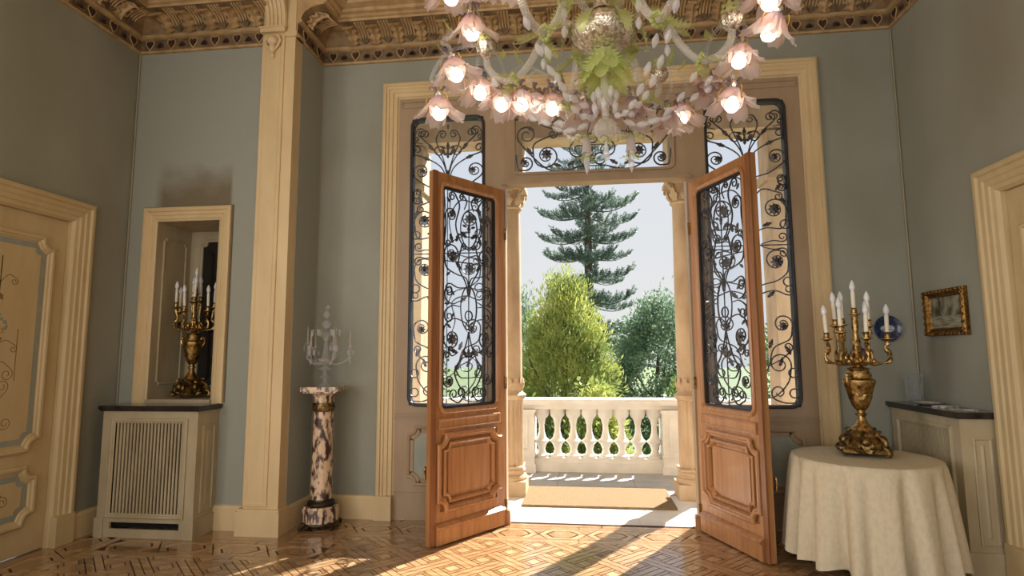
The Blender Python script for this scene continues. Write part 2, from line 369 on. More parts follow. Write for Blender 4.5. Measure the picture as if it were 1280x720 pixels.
for i in range(-N, N):
    for j in range(-N, N):
        u, v = i*P_, j*P_
        cx, cy = rot(u, v)
        if not (-4.9 < cx < 3.4 and -4.0 < cy < .2): continue
        if (i+j) % 2 == 0: segs = [(u-P_+bw/2, u+P_-bw/2, v-bw/2, v), (u-P_+bw/2, u+P_-bw/2, v, v+bw/2)]
        else: segs = [(u-bw/2, u, v-P_+bw/2, v+P_-bw/2), (u, u+bw/2, v-P_+bw/2, v+P_-bw/2)]
        quads = [(s, 'oak') for s in segs]
        s0, s1 = bw/2, P_-bw/2; q0 = s0+.035; q1 = s1-.035
        quads += [((u+q0, u+q1, v+q0, v+q1), 'oak_light'),
                  ((u+s0, u+s1, v+s0, v+q0), 'oak_brown'), ((u+s0, u+s1, v+q1, v+s1), 'oak_brown'), ((u+s0, u+q0, v+q0, v+q1), 'oak_brown'), ((u+q1, u+s1, v+q0, v+q1), 'oak_brown')]
        for (u0,u1,v0,v1), mm in quads:
            poly = [rot(u0+g,v0+g), rot(u1-g,v0+g), rot(u1-g,v1-g), rot(u0+g,v1-g)]
            for rg in regions:
                p = poly
                for h in rg:
                    p = clip(p, *h)
                    if len(p) < 3: break
                if len(p) >= 3 and parea(p) > 4e-4: pieces.append((p, mm))
def border(o, d, n_, L, w):       # border band: outer strip, inner strip and a chain of long hexagons, o origin, d along, n_ inward
    def Q(a, c): return (o[0]+d[0]*a+n_[0]*c, o[1]+d[1]*a+n_[1]*c)
    def put(l, mm):
        q = [Q(*x) for x in l]
        pieces.append((q if parea(q) > 0 else q[::-1], mm))
    t = 0
    while t < L-.01:
        e = min(L, t+1.2)
        for c0, c1, mm in ((.0,.075,'oak_brown'),(w-.075,w,'oak')): put([(t+g,c0+g),(e-g,c0+g),(e-g,c1-g),(t+g,c1-g)], mm)
        t = e
    n = max(1, round(L/.42)); s = L/n; c0, c1 = .075, w-.075; cm = (c0+c1)/2; k = .09
    for i in range(n):
        a = i*s
        put([(a+g*2,cm),(a+k,c0+g),(a+s-k,c0+g),(a+s-g*2,cm),(a+s-k,c1-g),(a+k,c1-g)][::1], 'oak') if False else None
        put([(a+g*2,cm),(a+k,c0+g),(a+s-k,c0+g),(a+s-k-.04,c0+.045),(a+k+.04,c0+.045),(a+.06,cm)], 'oak_light')
        put([(a+.06,cm),(a+k+.04,c1-.045),(a+s-k-.04,c1-.045),(a+s-k,c1-g),(a+k,c1-g),(a+g*2,cm)], 'oak')
        put([(a+.08,cm),(a+k+.05,c0+.055),(a+s-k-.05,c0+.055),(a+s-.08,cm),(a+s-k-.05,c1-.055),(a+k+.05,c1-.055)], 'oak_brown')
        put([(a+s-.06,cm),(a+s-k-.04,c0+.045),(a+s-k+g,c0+g),(a+s-g*2,cm)], 'oak')
        put([(a+s-g*2,cm),(a+s-k+g,c1-g),(a+s-k-.04,c1-.045),(a+s-.06,cm)], 'oak_light')
        put([(a-k+g*2,c0+g),(a+k-g*2,c0+g),(a,cm-g*3)], 'oak_brown') if i else None
        put([(a,cm+g*3),(a+k-g*2,c1-g),(a-k+g*2,c1-g)], 'oak_brown') if i else None
border((-2.45,-.08), (1,0), (0,-1), XR+2.45-.42, .42)
border((XL+.42,-.72), (1,0), (0,-1), -2.03-XL-.42, .42)
border((XL,-.72), (0,-1), (1,0), 2.7, .42)
border((XR,-.08), (0,-1), (-1,0), 3.2, .42)
for (x0,x1,y0,y1) in ((XL,-2.45,-.72,YN),(-2.6,XR,-.08,-.0),(-2.6,-2.45,YN,-.08)):
    n = max(1, int((x1-x0)/.9))
    for i in range(n): pieces.append(([(x0+(x1-x0)*i/n+g,y0+g),(x0+(x1-x0)*(i+1)/n-g,y0+g),(x0+(x1-x0)*(i+1)/n-g,y1-g),(x0+(x1-x0)*i/n+g,y1-g)], 'oak_brown'))
for i in range(3):
    pieces.append(([(-2.45+.14*i+g,-.72+g),(-2.45+.14*(i+1)-g,-.72+g),(-2.45+.14*(i+1)-g,-.5-g),(-2.45+.14*i+g,-.5-g)], 'oak'))
for y in np.arange(-3.4, REAR_Y, -.12):
    pieces.append(([(XL,y-.116),(XR,y-.116),(XR,y),(XL,y)], 'oak'))
def px_area(p):
    if any(q[1] < -3.3 for q in p): return 0
    pp = [project((q[0],q[1],0)) for q in p]
    if not any(0 < q[0] < 1280 and q[1] < 720 for q in pp): return 0
    return abs(parea([(q[0],q[1]) for q in pp]))
pieces.sort(key=lambda t: -px_area(t[0]))
for p, mm in pieces[:300]:
    cx = sum(q[0] for q in p)/len(p); cy = sum(q[1] for q in p)/len(p)
    o = MB().prism([(q[0]-cx, q[1]-cy) for q in p], -.008, 0).build('plank', mm, floor, False); o.location = (cx, cy, 0)
for mm in ('oak','oak_light','oak_brown'):
    b = MB()
    for p, m2 in pieces[300:]:
        if m2 == mm: b.prism(p, -.008, 0)
    tag(b.build('plank_field', mm, floor, False), kind='stuff')

# ---- baseboards
def baseb(name, label, segs):
    b = MB()
    for (x0,y0,x1,y1) in segs:
        d = Vector((x1-x0, y1-y0, 0)); L = d.length; d.normalize(); nn = Vector((d.y, -d.x, 0))
        M = XYZ((x0,y0,0), d, nn, (0,0,1))
        b.add(*_ext([(0,0),(.03,0),(.03,.19),(.024,.2),(.018,.21),(0,BB)], L), M)
    return struct(name, label, 'cream', b, 'baseboard')
def _ext(prof, L):
    n = len(prof); vs = [(0,o,z) for o,z in prof]+[(L,o,z) for o,z in prof]
    return vs, [(i,i+1,n+i+1,n+i) for i in range(n-1)] + [tuple(range(n-1,-1,-1)), tuple(range(n,2*n))]
baseb('baseboard_back', 'cream skirting board behind the marble pedestal', [(XS,0,FL-.01,0),(FR+.01,0,XR,0)])
baseb('baseboard_return', 'cream skirting board on the short wall beside the pilaster', [(XS,YF,XS,0)])
baseb('baseboard_alcove', 'cream skirting board between radiator cabinet and pilaster', [(XL,YN,-2.95,YN)])
baseb('baseboard_left', 'cream skirting board between painted door and radiator cabinet', [(XL,DL1+.2,XL,YN),(XL,REAR_Y,XL,DL0-.2)])
baseb('baseboard_right', 'cream skirting board running under the gilt-framed landscape', [(XR,0,XR,DR1+.2),(XR,DR0-.2,XR,REAR_Y)])

# ---- corner cords
tag(MB().tube([(XL+.012,YN-.012,BB),(XL+.012,YN-.012,ZC)], .008, 8).build('trim_1', 'cord'), 'thin cord in the corner behind the radiator cabinet', 'trim', kind='structure')
tag(MB().tube([(XR-.012,-.012,BB),(XR-.012,-.012,ZC)], .008, 8).build('trim_2', 'cord'), 'thin cord in the corner above the glass vase', 'trim', kind='structure')
tag(MB().tube([(XS+.008,-.008,BB),(XS+.008,-.008,ZC)], .009, 8).build('trim_3', 'cord'), 'thin cord in the corner behind the crystal girandole', 'trim', kind='structure')

# ---- cornice: swept profile, hearts, palmettes and acanthus leaves
prof_low = [(0,4.50),(.03,4.50),(.032,4.515),(.022,4.53),(.014,4.535)]
prof_band = [(.014,4.535),(.018,4.64)]
prof_top = [(.018,4.64),(.045,4.645),(.06,4.655),(.06,4.672),(.046,4.678)]
prof_cove = [(.046,4.678),(.055,4.71),(.085,4.755),(.14,4.79),(.21,4.81),(.27,4.815)]
prof_ceil = [(.27,4.815),(.275,4.835),(.30,4.84),(.30,4.865),(.34,4.87),(.345,4.90),(.42,4.91),(.425,4.94),(.47,4.95),(.48,5.0)]
def heart_mesh():
    pts = []
    for i in range(18):
        t = 2*PI*i/18; pts.append((.03*(math.sin(t)**3), .0028*(13*math.cos(t)-5*math.cos(2*t)-2*math.cos(3*t)-math.cos(4*t))))
    return MB().prism(pts[::-1], 0, .012).mesh('heart', 'heart_dark')
def heart_rim():
    pts = []
    for i in range(18):
        t = 2*PI*i/18; pts.append(Vector((.043*(math.sin(t)**3), .0038*(13*math.cos(t)-5*math.cos(2*t)-2*math.cos(3*t)-math.cos(4*t)), .004)))
    return MB().tube(pts+[pts[0]], .0055, 5).mesh('heart_rim', 'gilt_plaster')
def palm_mesh():
    b = MB()
    for k in range(-3, 4):
        a = k*.42; L = .055-.004*abs(k); d = Vector((math.sin(a), math.cos(a), 0)); n_ = Vector((d.y,-d.x,0)); o = Vector((0,-.03,0))
        b.add([o, o+d*L*.6+n_*.008, o+d*L+Vector((0,0,.006)), o+d*L*.6-n_*.008, o+d*L*.55+Vector((0,0,.014))], [(0,1,4),(1,2,4),(2,3,4),(3,0,4)])
    return b.mesh('palmette', 'heart_dark')
def acanthus_mesh():
    b = MB()
    # spine and lobes rise up the cove, tips curl outwards; x along wall, y out of wall, z up
    def cove(t): i = min(len(prof_cove)-2, int(t*(len(prof_cove)-1))); f = t*(len(prof_cove)-1)-i; return (prof_cove[i][0]*(1-f)+prof_cove[i+1][0]*f, prof_cove[i][1]*(1-f)+prof_cove[i+1][1]*f)
    def fn(u, v):
        t = .02+.93*v; o, z = cove(t); s = (u-.5)*2
        w_ = .070*(.55+.6*math.sin(PI*(.10+.78*v)))*(1-.38*(.5+.5*math.cos(v*4*2*PI)))*(1 if v < .97 else .5)
        lift = .010+.030*(1-abs(s))**.8+.010*math.cos(s*9)+.16*max(0, v-.68)**1.1+.022*abs(s)*math.sin(v*4*2*PI)
        return (s*w_, o+lift, z-lift*.6-.55*max(0, v-.80)**1.2)
    b.grid(fn, 9, 21)
    return b.mesh('acanthus_leaf', 'gilt_plaster')
def flute_mesh():
    b = MB()
    for k in range(4):
        x = -.044+.029*k; pts = []
        for t in (.30,.45,.6,.75,.9):
            q = t*(len(prof_cove)-1); i = min(len(prof_cove)-2, int(q)); f = q-i
            pts.append((x, prof_cove[i][0]*(1-f)+prof_cove[i+1][0]*f+.006, prof_cove[i][1]*(1-f)+prof_cove[i+1][1]*f-.004))
        b.tube(pts, [.008,.010,.011,.012,.010], 5)
    return b.mesh('flutes', 'gilt_plaster')
def shell_mesh():
    b = MB()
    for k in range(-2, 3):
        a = k*.5
        b.tube([(0,.05,4.69),(.03*math.sin(a),.075,4.69+.03*math.cos(a)),(.05*math.sin(a),.095,4.69+.05*math.cos(a))], [.006,.011,.005], 5)
    return b.mesh('shell', 'dark_plaster')
HM, HR, PM, AM, SM, FM = heart_mesh(), heart_rim(), palm_mesh(), acanthus_mesh(), shell_mesh(), flute_mesh()
trim_n = [3]
def cornice(label, a, c, mit0, mit1, vis=True):
    """a->c along a wall with the room on the right of travel reversed; mit = +1 inner corner (shorten with offset), -1 outer, 0 straight"""
    a = Vector((a[0],a[1],0)); c = Vector((c[0],c[1],0)); d = (c-a); L = d.length; d.normalize(); nn = Vector((d.y,-d.x,0))
    trim_n[0] += 1; root = thing('trim_%d' % trim_n[0], label, 'cornice', kind='structure')
    M = XYZ(a, d, nn, (0,0,1))
    for nm, pr, mm in (('bead',prof_low,'gilt_plaster'),('frieze',prof_band,'dark_plaster'),('fillet',prof_top,'gilt_plaster'),('cove',prof_cove,'cove_plaster'),('ceiling_moulding',prof_ceil,'gilt_plaster')):
        n = len(pr); vs = [(mit0*o, o, z) for o,z in pr]+[(L-mit1*o, o, z) for o,z in pr]
        MB().add(vs, [(i,n+i,n+i+1,i+1) for i in range(n-1)], M).build(nm, mm, root, False)
    full = prof_low+prof_band[1:]+prof_top[1:]+prof_cove[1:]+prof_ceil[1:]+[(0,5.0)]
    for mt_, xx in ((mit0,0),(mit1,L)):
        if mt_ == 0: MB().add([(xx,o,z) for o,z in full], [tuple(range(len(full)))], M).build('end_cap', 'gilt_plaster', root, False)
    if not vis: return root
    n = max(1, round(L/.235)); s = L/n
    for i in range(n):
        x = s*(i+.5)
        H = XYZ(a+d*x+nn*.016+Vector((0,0,4.592)), d, (0,0,1), nn)
        h = link('heart', HM, root, H); link('heart_rim', HR, h)
        link('palmette', PM, root, XYZ(a+d*(x+s/2)+nn*.016+Vector((0,0,4.588)), d, (0,0,1), nn)) if i < n-1 else None
        if mit0*.17+.04 < x < L-mit1*.17-.04:
            link('acanthus_leaf', AM, root, XYZ(a+d*x, d, nn, (0,0,1)))
            link('shell', SM, root, XYZ(a+d*(x+s/2), d, nn, (0,0,1))); tag(link('flutes', FM, root, XYZ(a+d*(x+s/2), d, nn, (0,0,1))), kind='stuff')
    return root
cornice('carved gilt cornice with hearts above the tall window', (XS,0), (XR,0), 1, 1)
cornice('short carved gilt cornice turning from pilaster to window wall', (XS,YF), (XS,0), 0, 1)
cornice('carved gilt cornice with hearts above the niche', (XL,YN), (-2.92,YN), 1, 0)
cornice('carved gilt cornice above the painted cream door', (XL,-3.6), (XL,YN), 0, 1)
cornice('carved gilt cornice above the gilt-framed landscape', (XR,0), (XR,-3.0), 1, 0)
cornice('plain run of gilt cornice on the rear of the wall with the painted door', (XL,REAR_Y), (XL,-3.6), 1, 0, False)
cornice('plain run of gilt cornice beyond the landscape', (XR,-3.0), (XR,REAR_Y), 0, 1, False)

# ---- pilaster with rib
pil = thing('trim_20', 'tall cream panelled pilaster with carved bracket and ribbed arch', 'pilaster', kind='structure')
px0, px1 = -2.925, XS+.004
MB().box(px0, px1, YF-.008, YN, .22, ZCEIL).build('shaft', 'cream', pil, False)
b = MB(); M = XYZ((0,YF-.008,0), (1,0,0), (0,0,1), (0,-1,0))
b.mould(rect(px0+.0, px1-.10, .24, 4.52), [(0,0),(0,.012),(.006,.016),(.028,.016),(.034,.012),(.04,.008),(.05,.008)], M)
b.prism(rect(px0+.045, px1-.145, .285, 4.475), 0, .0085, M)
b.build('shaft_panel', 'cream', pil, False)
b = MB(); b.box(px0-.05, px1+.03, YF-.045, YN, 0, .20); b.box(px0-.04, px1+.02, YF-.035, YN, .20, .222); b.build('plinth', 'cream', pil, False)
b = MB(); b.box(px0-.015, px1-.09, YF-.05, YN, 4.545, 4.585); b.box(px0-.025, px1-.08, YF-.06, YN, 4.585, 4.60); b.box(px1-.09, px1+.02, YF-.03, YN, 4.50, 4.545); b.build('capital', 'cream', pil, False)
def corbel():
    b = MB(); xc = (px0+px1-.1)/2
    b.sphere((xc, YF-.035, 4.46), .055, 12, 8, sz=.9); b.sphere((xc, YF-.035, 4.39), .035, 10, 8, sz=1.4); b.sphere((xc, YF-.03, 4.32), .02, 8, 6, sz=1.6)
    for s in (-1, 1): b.tube([(xc+s*.02,YF-.03,4.50),(xc+s*.06,YF-.04,4.50),(xc+s*.075,YF-.04,4.46),(xc+s*.055,YF-.04,4.41),(xc+s*.02,YF-.035,4.37)], [.016,.018,.016,.012,.008], 6)
    return b
corbel().build('carved_bracket', 'cream', pil)
ribp = [(YF-.02,4.60),(YF-.03,4.72),(YF-.07,4.83),(YF-.16,4.92),(YF-.3,4.97),(YF-.6,4.985),(YF-3,4.985),(REAR_Y,4.985)]
for k in range(5):
    xa = px0+.05+k*.04
    b = MB(); pts = [(xa,y,z) for y,z in ribp]
    b.tube(catmull(pts[:6],5)+[Vector(pts[-1])], .026 if k in (0,4) else .02, 6); b.build('rib', 'cream', pil)
b = MB(); n = len(ribp); vs = [(px0+.03,y,z) for y,z in ribp]+[(px1-.12,y,z) for y,z in ribp]
vs += [(px0+.03,y+.25,z+.2) for y,z in ribp]+[(px1-.12,y+.25,z+.2) for y,z in ribp]
b.add(vs, [(i,i+1,n+i+1,n+i) for i in range(n-1)]+[(2*n+i,2*n+i+1,i+1,i) for i in range(n-1)]+[(n+i,n+i+1,3*n+i+1,3*n+i) for i in range(n-1)]); b.build('rib_backing', 'cream', pil, False)

# ------------------------------------------------------------------ wrought iron
def flower_iron(r=.05, n=8):
    b = MB()
    for k in range(n):
        a = 2*PI*k/n; d = Vector((math.cos(a), math.sin(a), 0)); t = Vector((-d.y, d.x, 0))
        b.add([Vector((0,0,.012)), d*r*.55+t*r*.26+Vector((0,0,.010)), d*r+Vector((0,0,.002)), d*r*.55-t*r*.26+Vector((0,0,.010)), d*r*.6+Vector((0,0,-.006))],
              [(0,3,2,1)[::-1],(0,1,4),(1,2,4),(2,3,4),(3,0,4)])
    b.sphere((0,0,.012), r*.24, 8, 5); return b.mesh('iron_flower', 'iron')
def leaf_iron(L=.09, wd=.022):
    b = MB(); pr = [(0,.2),(.2,.7),(.32,.5),(.5,1),(.62,.6),(.8,.5),(1,0)]
    top = [(t*L, wd*k) for t,k in pr]; bot = [(t*L, -wd*k) for t,k in pr[:-1]][::-1]
    b.prism((top+bot)[::-1], -.004, .004); return b.mesh('iron_leaf', 'iron')
IF, IFS, IL, ILS = flower_iron(.062), flower_iron(.042), leaf_iron(), leaf_iron(.055,.014)
def grille_data(spec, rad=.0075):
    """spec: list of ('s', pts, kwargs) curves, ('f',u,v,size) flowers, ('l',u,v,angle,size) leaves; all mirrored about u=0 unless key is upper-case"""
    out = []
    for it in spec:
        k = it[0]
        if k in 'sS':
            c = scroll(it[1], **it[2]) if isinstance(it[2], dict) else it[1]
            n = len(c); R = [rad*(.55+.45*math.sin(PI*min(1,.12+.76*i/(n-1)))) for i in range(n)]
            out.append(('scroll', MB().tube(c, R, 5, flat=1.25, up=(0,0,1)).mesh('scroll','iron'), Matrix()))
            if k == 's': out.append(('scroll', MB().tube([(-p.x,p.y,p.z) for p in c], R, 5, flat=1.25, up=(0,0,1)).mesh('scroll','iron'), Matrix()))
        elif k in 'fF':
            me = IF if it[3] == 'L' else IFS
            for s in ((1,-1) if k == 'f' else (1,)): out.append(('iron_flower', me, T(s*it[1], it[2], .006)))
        elif k in 'lL':
            me = IL if it[4] == 'L' else ILS
            for s in ((1,-1) if k == 'l' else (1,)): out.append(('iron_leaf', me, T(s*it[1], it[2], 0) @ RZ(it[3] if s == 1 else PI-it[3])))
    return out
def hang(data, parent, M):
    for nm, me, m in data: link(nm, me, parent, M @ m)
def door_grille():
    s = []
    s.append(('S', [(0,0),(0,1.93)], {}))
    s.append(('S', ring(0,1.60,.105,.17), 0)); s.append(('L',0,1.56,PI/2,'L')); s.append(('l',.03,1.52,.6,'L')); s.append(('l',.03,1.62,.3,'S'))
    s.append(('s', [(0,1.40),(.10,1.47),(.165,1.62),(.12,1.80),(.17,1.90)], dict(r1=.045,turn1=-1)))
    s.append(('s', [(.30,1.45),(.285,1.6),(.29,1.70)], dict(r1=.068,turn1=1,n1=1.4,r0=.04,turn0=-1))); s.append(('f',.222,1.715,'S'))
    s.append(('s', [(.06,1.78),(.03,1.86),(.07,1.91)], dict(r1=.03,turn1=-1)))
    s.append(('s', [(0,1.02),(.03,1.14),(.15,1.17),(.27,1.22),(.30,1.33)], dict(r1=.095,turn1=1,n1=1.5))); s.append(('f',.205,1.33,'L'))
    s.append(('s', [(.09,1.44),(.13,1.25),(.04,1.10),(.01,.98)], dict(r0=.03,turn0=1))); s.append(('l',.16,1.47,2.0,'L')); s.append(('l',.2,1.45,1.2,'L')); s.append(('l',.10,1.22,.8,'L'))
    s.append(('S', ring(0,.87,.10,.20), 0)); s.append(('S', ring(0,.80,.045), 0)); s.append(('L',0,.98,PI/2,'L'))
    s.append(('s', [(.02,1.06),(.13,1.05),(.22,1.08)], dict(r1=.05,turn1=-1)));
    s.append(('s', [(.11,.93),(.2,.90),(.28,.94),(.29,1.0)], dict(r1=.05,turn1=1))); s.append(('s', [(.11,.88),(.2,.885),(.28,.84),(.29,.79)], dict(r1=.05,turn1=-1)))
    s.append(('l',.18,.98,.9,'S')); s.append(('l',.18,.82,-.9,'S')); s.append(('l',.24,.9,0,'S'))
    s.append(('s', [(0,.70),(.05,.74),(.18,.77),(.29,.70),(.305,.60)], dict(r1=.095,turn1=-1,n1=1.5))); s.append(('f',.21,.585,'L'))
    s.append(('s', [(0,.66),(.03,.55),(.09,.42),(.17,.30),(.10,.16),(.01,.10)], {})); s.append(('l',.02,.42,1.0,'L')); s.append(('L',0,.42,PI/2,'L')); s.append(('l',.14,.47,.3,'L'))
    s.append(('s', [(.13,.47),(.2,.44),(.24,.48)], dict(r1=.03,turn1=1)))
    s.append(('s', [(.30,.45),(.31,.33),(.30,.22)], dict(r1=.062,turn1=-1,r0=.035,turn0=1))); s.append(('f',.236,.215,'S'))
    s.append(('s', [(.0,.24),(.10,.25),(.16,.32)], dict(r1=.025,turn1=1))); s.append(('s', [(.20,.06),(.12,.03),(.06,.08)], dict(r1=.05,turn1=-1,r0=.05,turn0=1)))
    s.append(('l',.03,.06,.5,'S')); s.append(('s', [(0.31,1.2),(.305,1.0)], {})); s.append(('l',.27,1.15,2.4,'S')); s.append(('l',.26,.72,-2.4,'S')); s.append(('l',.27,1.86,-2.2,'S'))
    s.append(('S', [(-.31,1.28),(0,1.285),(.31,1.28)], {}))
    return s
def window_grille():
    s = []
    s.append(('s', [(.02,.06),(.16,.10),(.27,.22),(.30,.36)], dict(r1=.10,turn1=1,n1=1.4))); s.append(('l',.2,.36,1.2,'L'))
    s.append(('s', [(.34,.04),(.24,.035),(.16,.06)], dict(r1=.07,turn1=-1,n1=1.2)))
    s.append(('s', [(.0,.25),(.10,.34),(.16,.52),(.30,.60),(.33,.72)], dict(r1=.085,turn1=1,n1=1.5))); s.append(('f',.245,.72,'S'))
    s.append(('s', [(.10,.36),(.22,.42),(.31,.50)], dict(r1=.04,turn1=1))); s.append(('l',.12,.52,1.2,'L')); s.append(('l',.3,.46,2,'L'))
    s.append(('s', [(.02,.62),(.08,.80),(.05,.98),(.18,1.04),(.30,1.0)], dict(r1=.05,turn1=1))); s.append(('l',.13,.98,.7,'L'))
    s.append(('s', [(0,.95),(.07,1.08),(.22,1.13),(.31,1.20),(.33,1.30)], dict(r1=.11,turn1=1,n1=1.5))); s.append(('f',.222,1.30,'L'))
    s.append(('S', [(-.36,1.46),(0,1.46),(.36,1.46)], {}))
    s.append(('s', [(.1,1.47),(.2,1.5),(.28,1.49)], dict(r1=.045,turn1=1))); s.append(('s', [(.1,1.45),(.2,1.42),(.28,1.43)], dict(r1=.045,turn1=-1)))
    s.append(('s', [(.0,1.55),(.14,1.62),(.30,1.62),(.335,1.78)], dict(r1=.105,turn1=1,n1=1.5))); s.append(('f',.225,1.79,'L')); s.append(('l',.12,1.64,.3,'L'))
    s.append(('s', [(.05,1.60),(.02,1.80),(.12,1.98),(.28,1.95)], dict(r1=.04,turn1=-1))); s.append(('l',.25,1.97,.9,'L')); s.append(('l',.3,1.9,-1.2,'L'))
    s.append(('s', [(.02,1.9),(.05,2.08),(.2,2.14),(.32,2.22)], dict(r1=.085,turn1=1,n1=1.5))); s.append(('f',.25,2.285,'S'))
    s.append(('s', [(.34,2.0),(.34,2.08)], dict(r1=.04,turn1=1,r0=.04,turn0=-1)))
    for k in (.12,.30,1.12,1.65,2.06): s.append(('s', ring(.315,k,.04,n=16), 0))
    s.append(('S', [(0,.0),(0,2.3)], {}))
    s.append(('s', [(0,2.15),(.06,2.32),(.20,2.42),(.33,2.47)], dict(r1=.05,turn1=1))); s.append(('l',.18,2.41,.4,'L'))
    s.append(('s', [(0,2.2),(.05,2.38),(.17,2.54),(.27,2.64)], dict(r1=.05,turn1=1))); s.append(('l',.15,2.51,.9,'L'))
    s.append(('s', [(0,2.25),(.05,2.42),(.12,2.6),(.10,2.68)], dict(r1=.045,turn1=1))); s.append(('L',0,2.42,PI/2,'L')); s.append(('L',0,2.50,PI/2,'L')); s.append(('l',.02,2.45,.9,'L')); s.append(('l',.02,2.52,.5,'S'))
    s.append(('s', [(.34,2.45),(.345,2.62),(.33,2.70)], dict(r1=.055,turn1=1,n1=1.4))); s.append(('s', ring(.09,2.5,.045,n=18), 0)); s.append(('L',0,2.72,PI/2,'S'))
    s.append(('s', [(.26,2.58),(.33,2.6)], dict(r1=.03,turn1=1)))
    return s
def transom_grille():
    s = []
    s.append(('s', [(.0,.06),(.12,.06),(.28,.02),(.44,.05),(.60,.20),(.71,.33)], dict(r1=.10,turn1=1,n1=1.5)))
    s.append(('s', [(.16,.62),(.24,.42),(.42,.37),(.56,.30),(.57,.18)], dict(r1=.13,turn1=-1,n1=1.5))); s.append(('f',.44,.19,'L'))
    s.append(('s', [(.74,.20),(.72,.06),(.66,.04)], dict(r1=.075,turn1=-1,n1=1.4))); s.append(('f',.66,.115,'S'))
    s.append(('s', [(.04,.30),(.12,.36),(.2,.28)], dict(r1=.085,turn1=-1,r0=.06,turn0=-1)))
    s.append(('s', [(.72,.56),(.60,.60),(.50,.50),(.36,.44)], dict(r1=.05,turn1=1,r0=.08,turn0=1))); s.append(('s', [(.30,.62),(.36,.52),(.48,.56),(.56,.62)], dict(r1=.05,turn1=-1)))
    s.append(('s', [(.0,.44),(.08,.52),(.06,.60)], dict(r1=.04,turn1=1))); s.append(('L',0,.1,PI/2,'L')); s.append(('L',0,.2,PI/2,'S')); s.append(('s', ring(.07,.13,.055,n=18), 0))
    s.append(('l',.3,.07,.3,'L')); s.append(('l',.24,.07,2.6,'L')); s.append(('l',.56,.44,.5,'L')); s.append(('S', [(-.1,.27),(.1,.27)], {})); s.append(('l',.58,.2,.9,'L'))
    return s
DG, WG, TG = grille_data(door_grille(), .0068), grille_data(window_grille(), .0074), grille_data(transom_grille(), .0085)

# ------------------------------------------------------------------ window wall (wood surround, side lights, transom)
win = thing('window_1', 'cream panelled window surround with iron-grilled sidelights and transom', 'window', kind='structure')
Mw = XYZ((0,0,0), (1,0,0), (0,0,1), (0,-1,0))      # u=x, v=z, w towards the room
b = MB()
casing = [(0,-.02),(0,.045),(.018,.055),(.035,.055),(.042,.04),(.06,.04),(.07,.028),(.10,.03),(.108,.018),(.14,.014),(.148,0),(.165,-.01),(.165,-.06)]
b.mould([(FR,0),(FR,FT),(FL,FT),(FL,0)], casing, Mw, closed=False); b.build('casing', 'cream', win, False)
for xa_, xb_ in ((FL-.012,FL+.155),(FR-.155,FR+.012)): MB().box(xa_, xb_, -.06, 0, 0, .22).build('casing_plinth', 'cream', win, False)
def edging(path, M, root):
    MB().tube([M @ Vector((p[0],p[1],.006)) for p in path], .006, 5).build('fabric_edging', 'edging', root)
edging([(FL-.008,.22),(FL-.008,FT+.008),(FR+.008,FT+.008),(FR+.008,.22)], Mw, win)
WL0, WL1, WR0, WR1, WZ0, WZ1 = -1.645, -.92, 1.20, 1.915, 1.05, 3.88
TZ0, TZ1, TX0, TX1 = 3.27, 3.92, -.62, .90
OX0, OX1, OZ = -.705, 1.005, 3.165
fl, fr, ft = FL+.16, FR-.16, FT-.16
def board(name, x0,x1,z0,z1, y0=0.0, y1=.12): return MB().box(x0,x1,y0,y1,z0,z1).build(name, 'cream_field', win, False)
board('stile', fl, WL0, 0, ft); board('stile', WR1, fr, 0, ft)
board('mullion', WL1, OX0, 0, ft); board('mullion', OX1, WR0, 0, ft)
board('mullion_shoulder', OX0, TX0, OZ, ft, .002); board('mullion_shoulder', TX1, OX1, OZ, ft, .002)
board('top_rail', WL0, WL1, WZ1, ft, .001); board('top_rail', WR0, WR1, WZ1, ft, .001); board('top_rail', TX0, TX1, TZ1, ft, .001)
board('transom_bar', TX0, TX1, OZ, TZ0, .001)
board('apron_panel', WL0, WL1, 0, WZ0, .001); board('apron_panel', WR0, WR1, 0, WZ0, .001)
b = MB()
b.box(OX0-.03, OX1+.03, -.05, 0, OZ-.005, OZ+.02); b.box(OX0-.02, OX1+.02, -.035, 0, OZ+.02, OZ+.035); b.box(OX0-.01, OX1+.01, -.02, 0, OZ+.035, OZ+.055); b.build('transom_moulding', 'cream_field', win, False)
for (x0,x1) in ((fl+.0,WL1+.03),(WR0-.03,fr)):
    for w_, za, zb in ((.012,.965,.975),(.02,.925,.94),(.012,.235,.25)): MB().box(x0, x1, -w_, 0, za, zb).build('apron_rail', 'cream_field', win, False)
    b = MB(); b.mould(earred(x0+.13, x1-.13, .31, .86, .07), [(0,0),(0,.014),(.01,.02),(.022,.016),(.03,.004),(.045,.004),(.05,.012),(.062,.012),(.066,0)], Mw); b.build('apron_moulding', 'cream_field', win, False)
    MB().prism(earred(x0+.18, x1-.18, .36, .81, .06), 0, .003, Mw).build('apron_inset', 'blue_grey', win, False)
for (x0,x1,z0,z1) in ((fl+.02,fr-.02,4.0,ft-.03),):
    MB().mould(rect(x0,x1,z0,z1), [(0,0),(0,.01),(.012,.012),(.018,.0)], Mw).build('head_moulding', 'cream_field', win, False)
for (x0,x1,z0,z1) in ((OX0-.19,OX0-.05,1.1,3.1),(OX1+.05,OX1+.17,1.1,3.1)):
    MB().mould(rect(x0,x1,z0,z1), [(0,0),(0,.01),(.012,.012),(.018,.0)], Mw).build('mullion_moulding', 'cream_field', win, False)
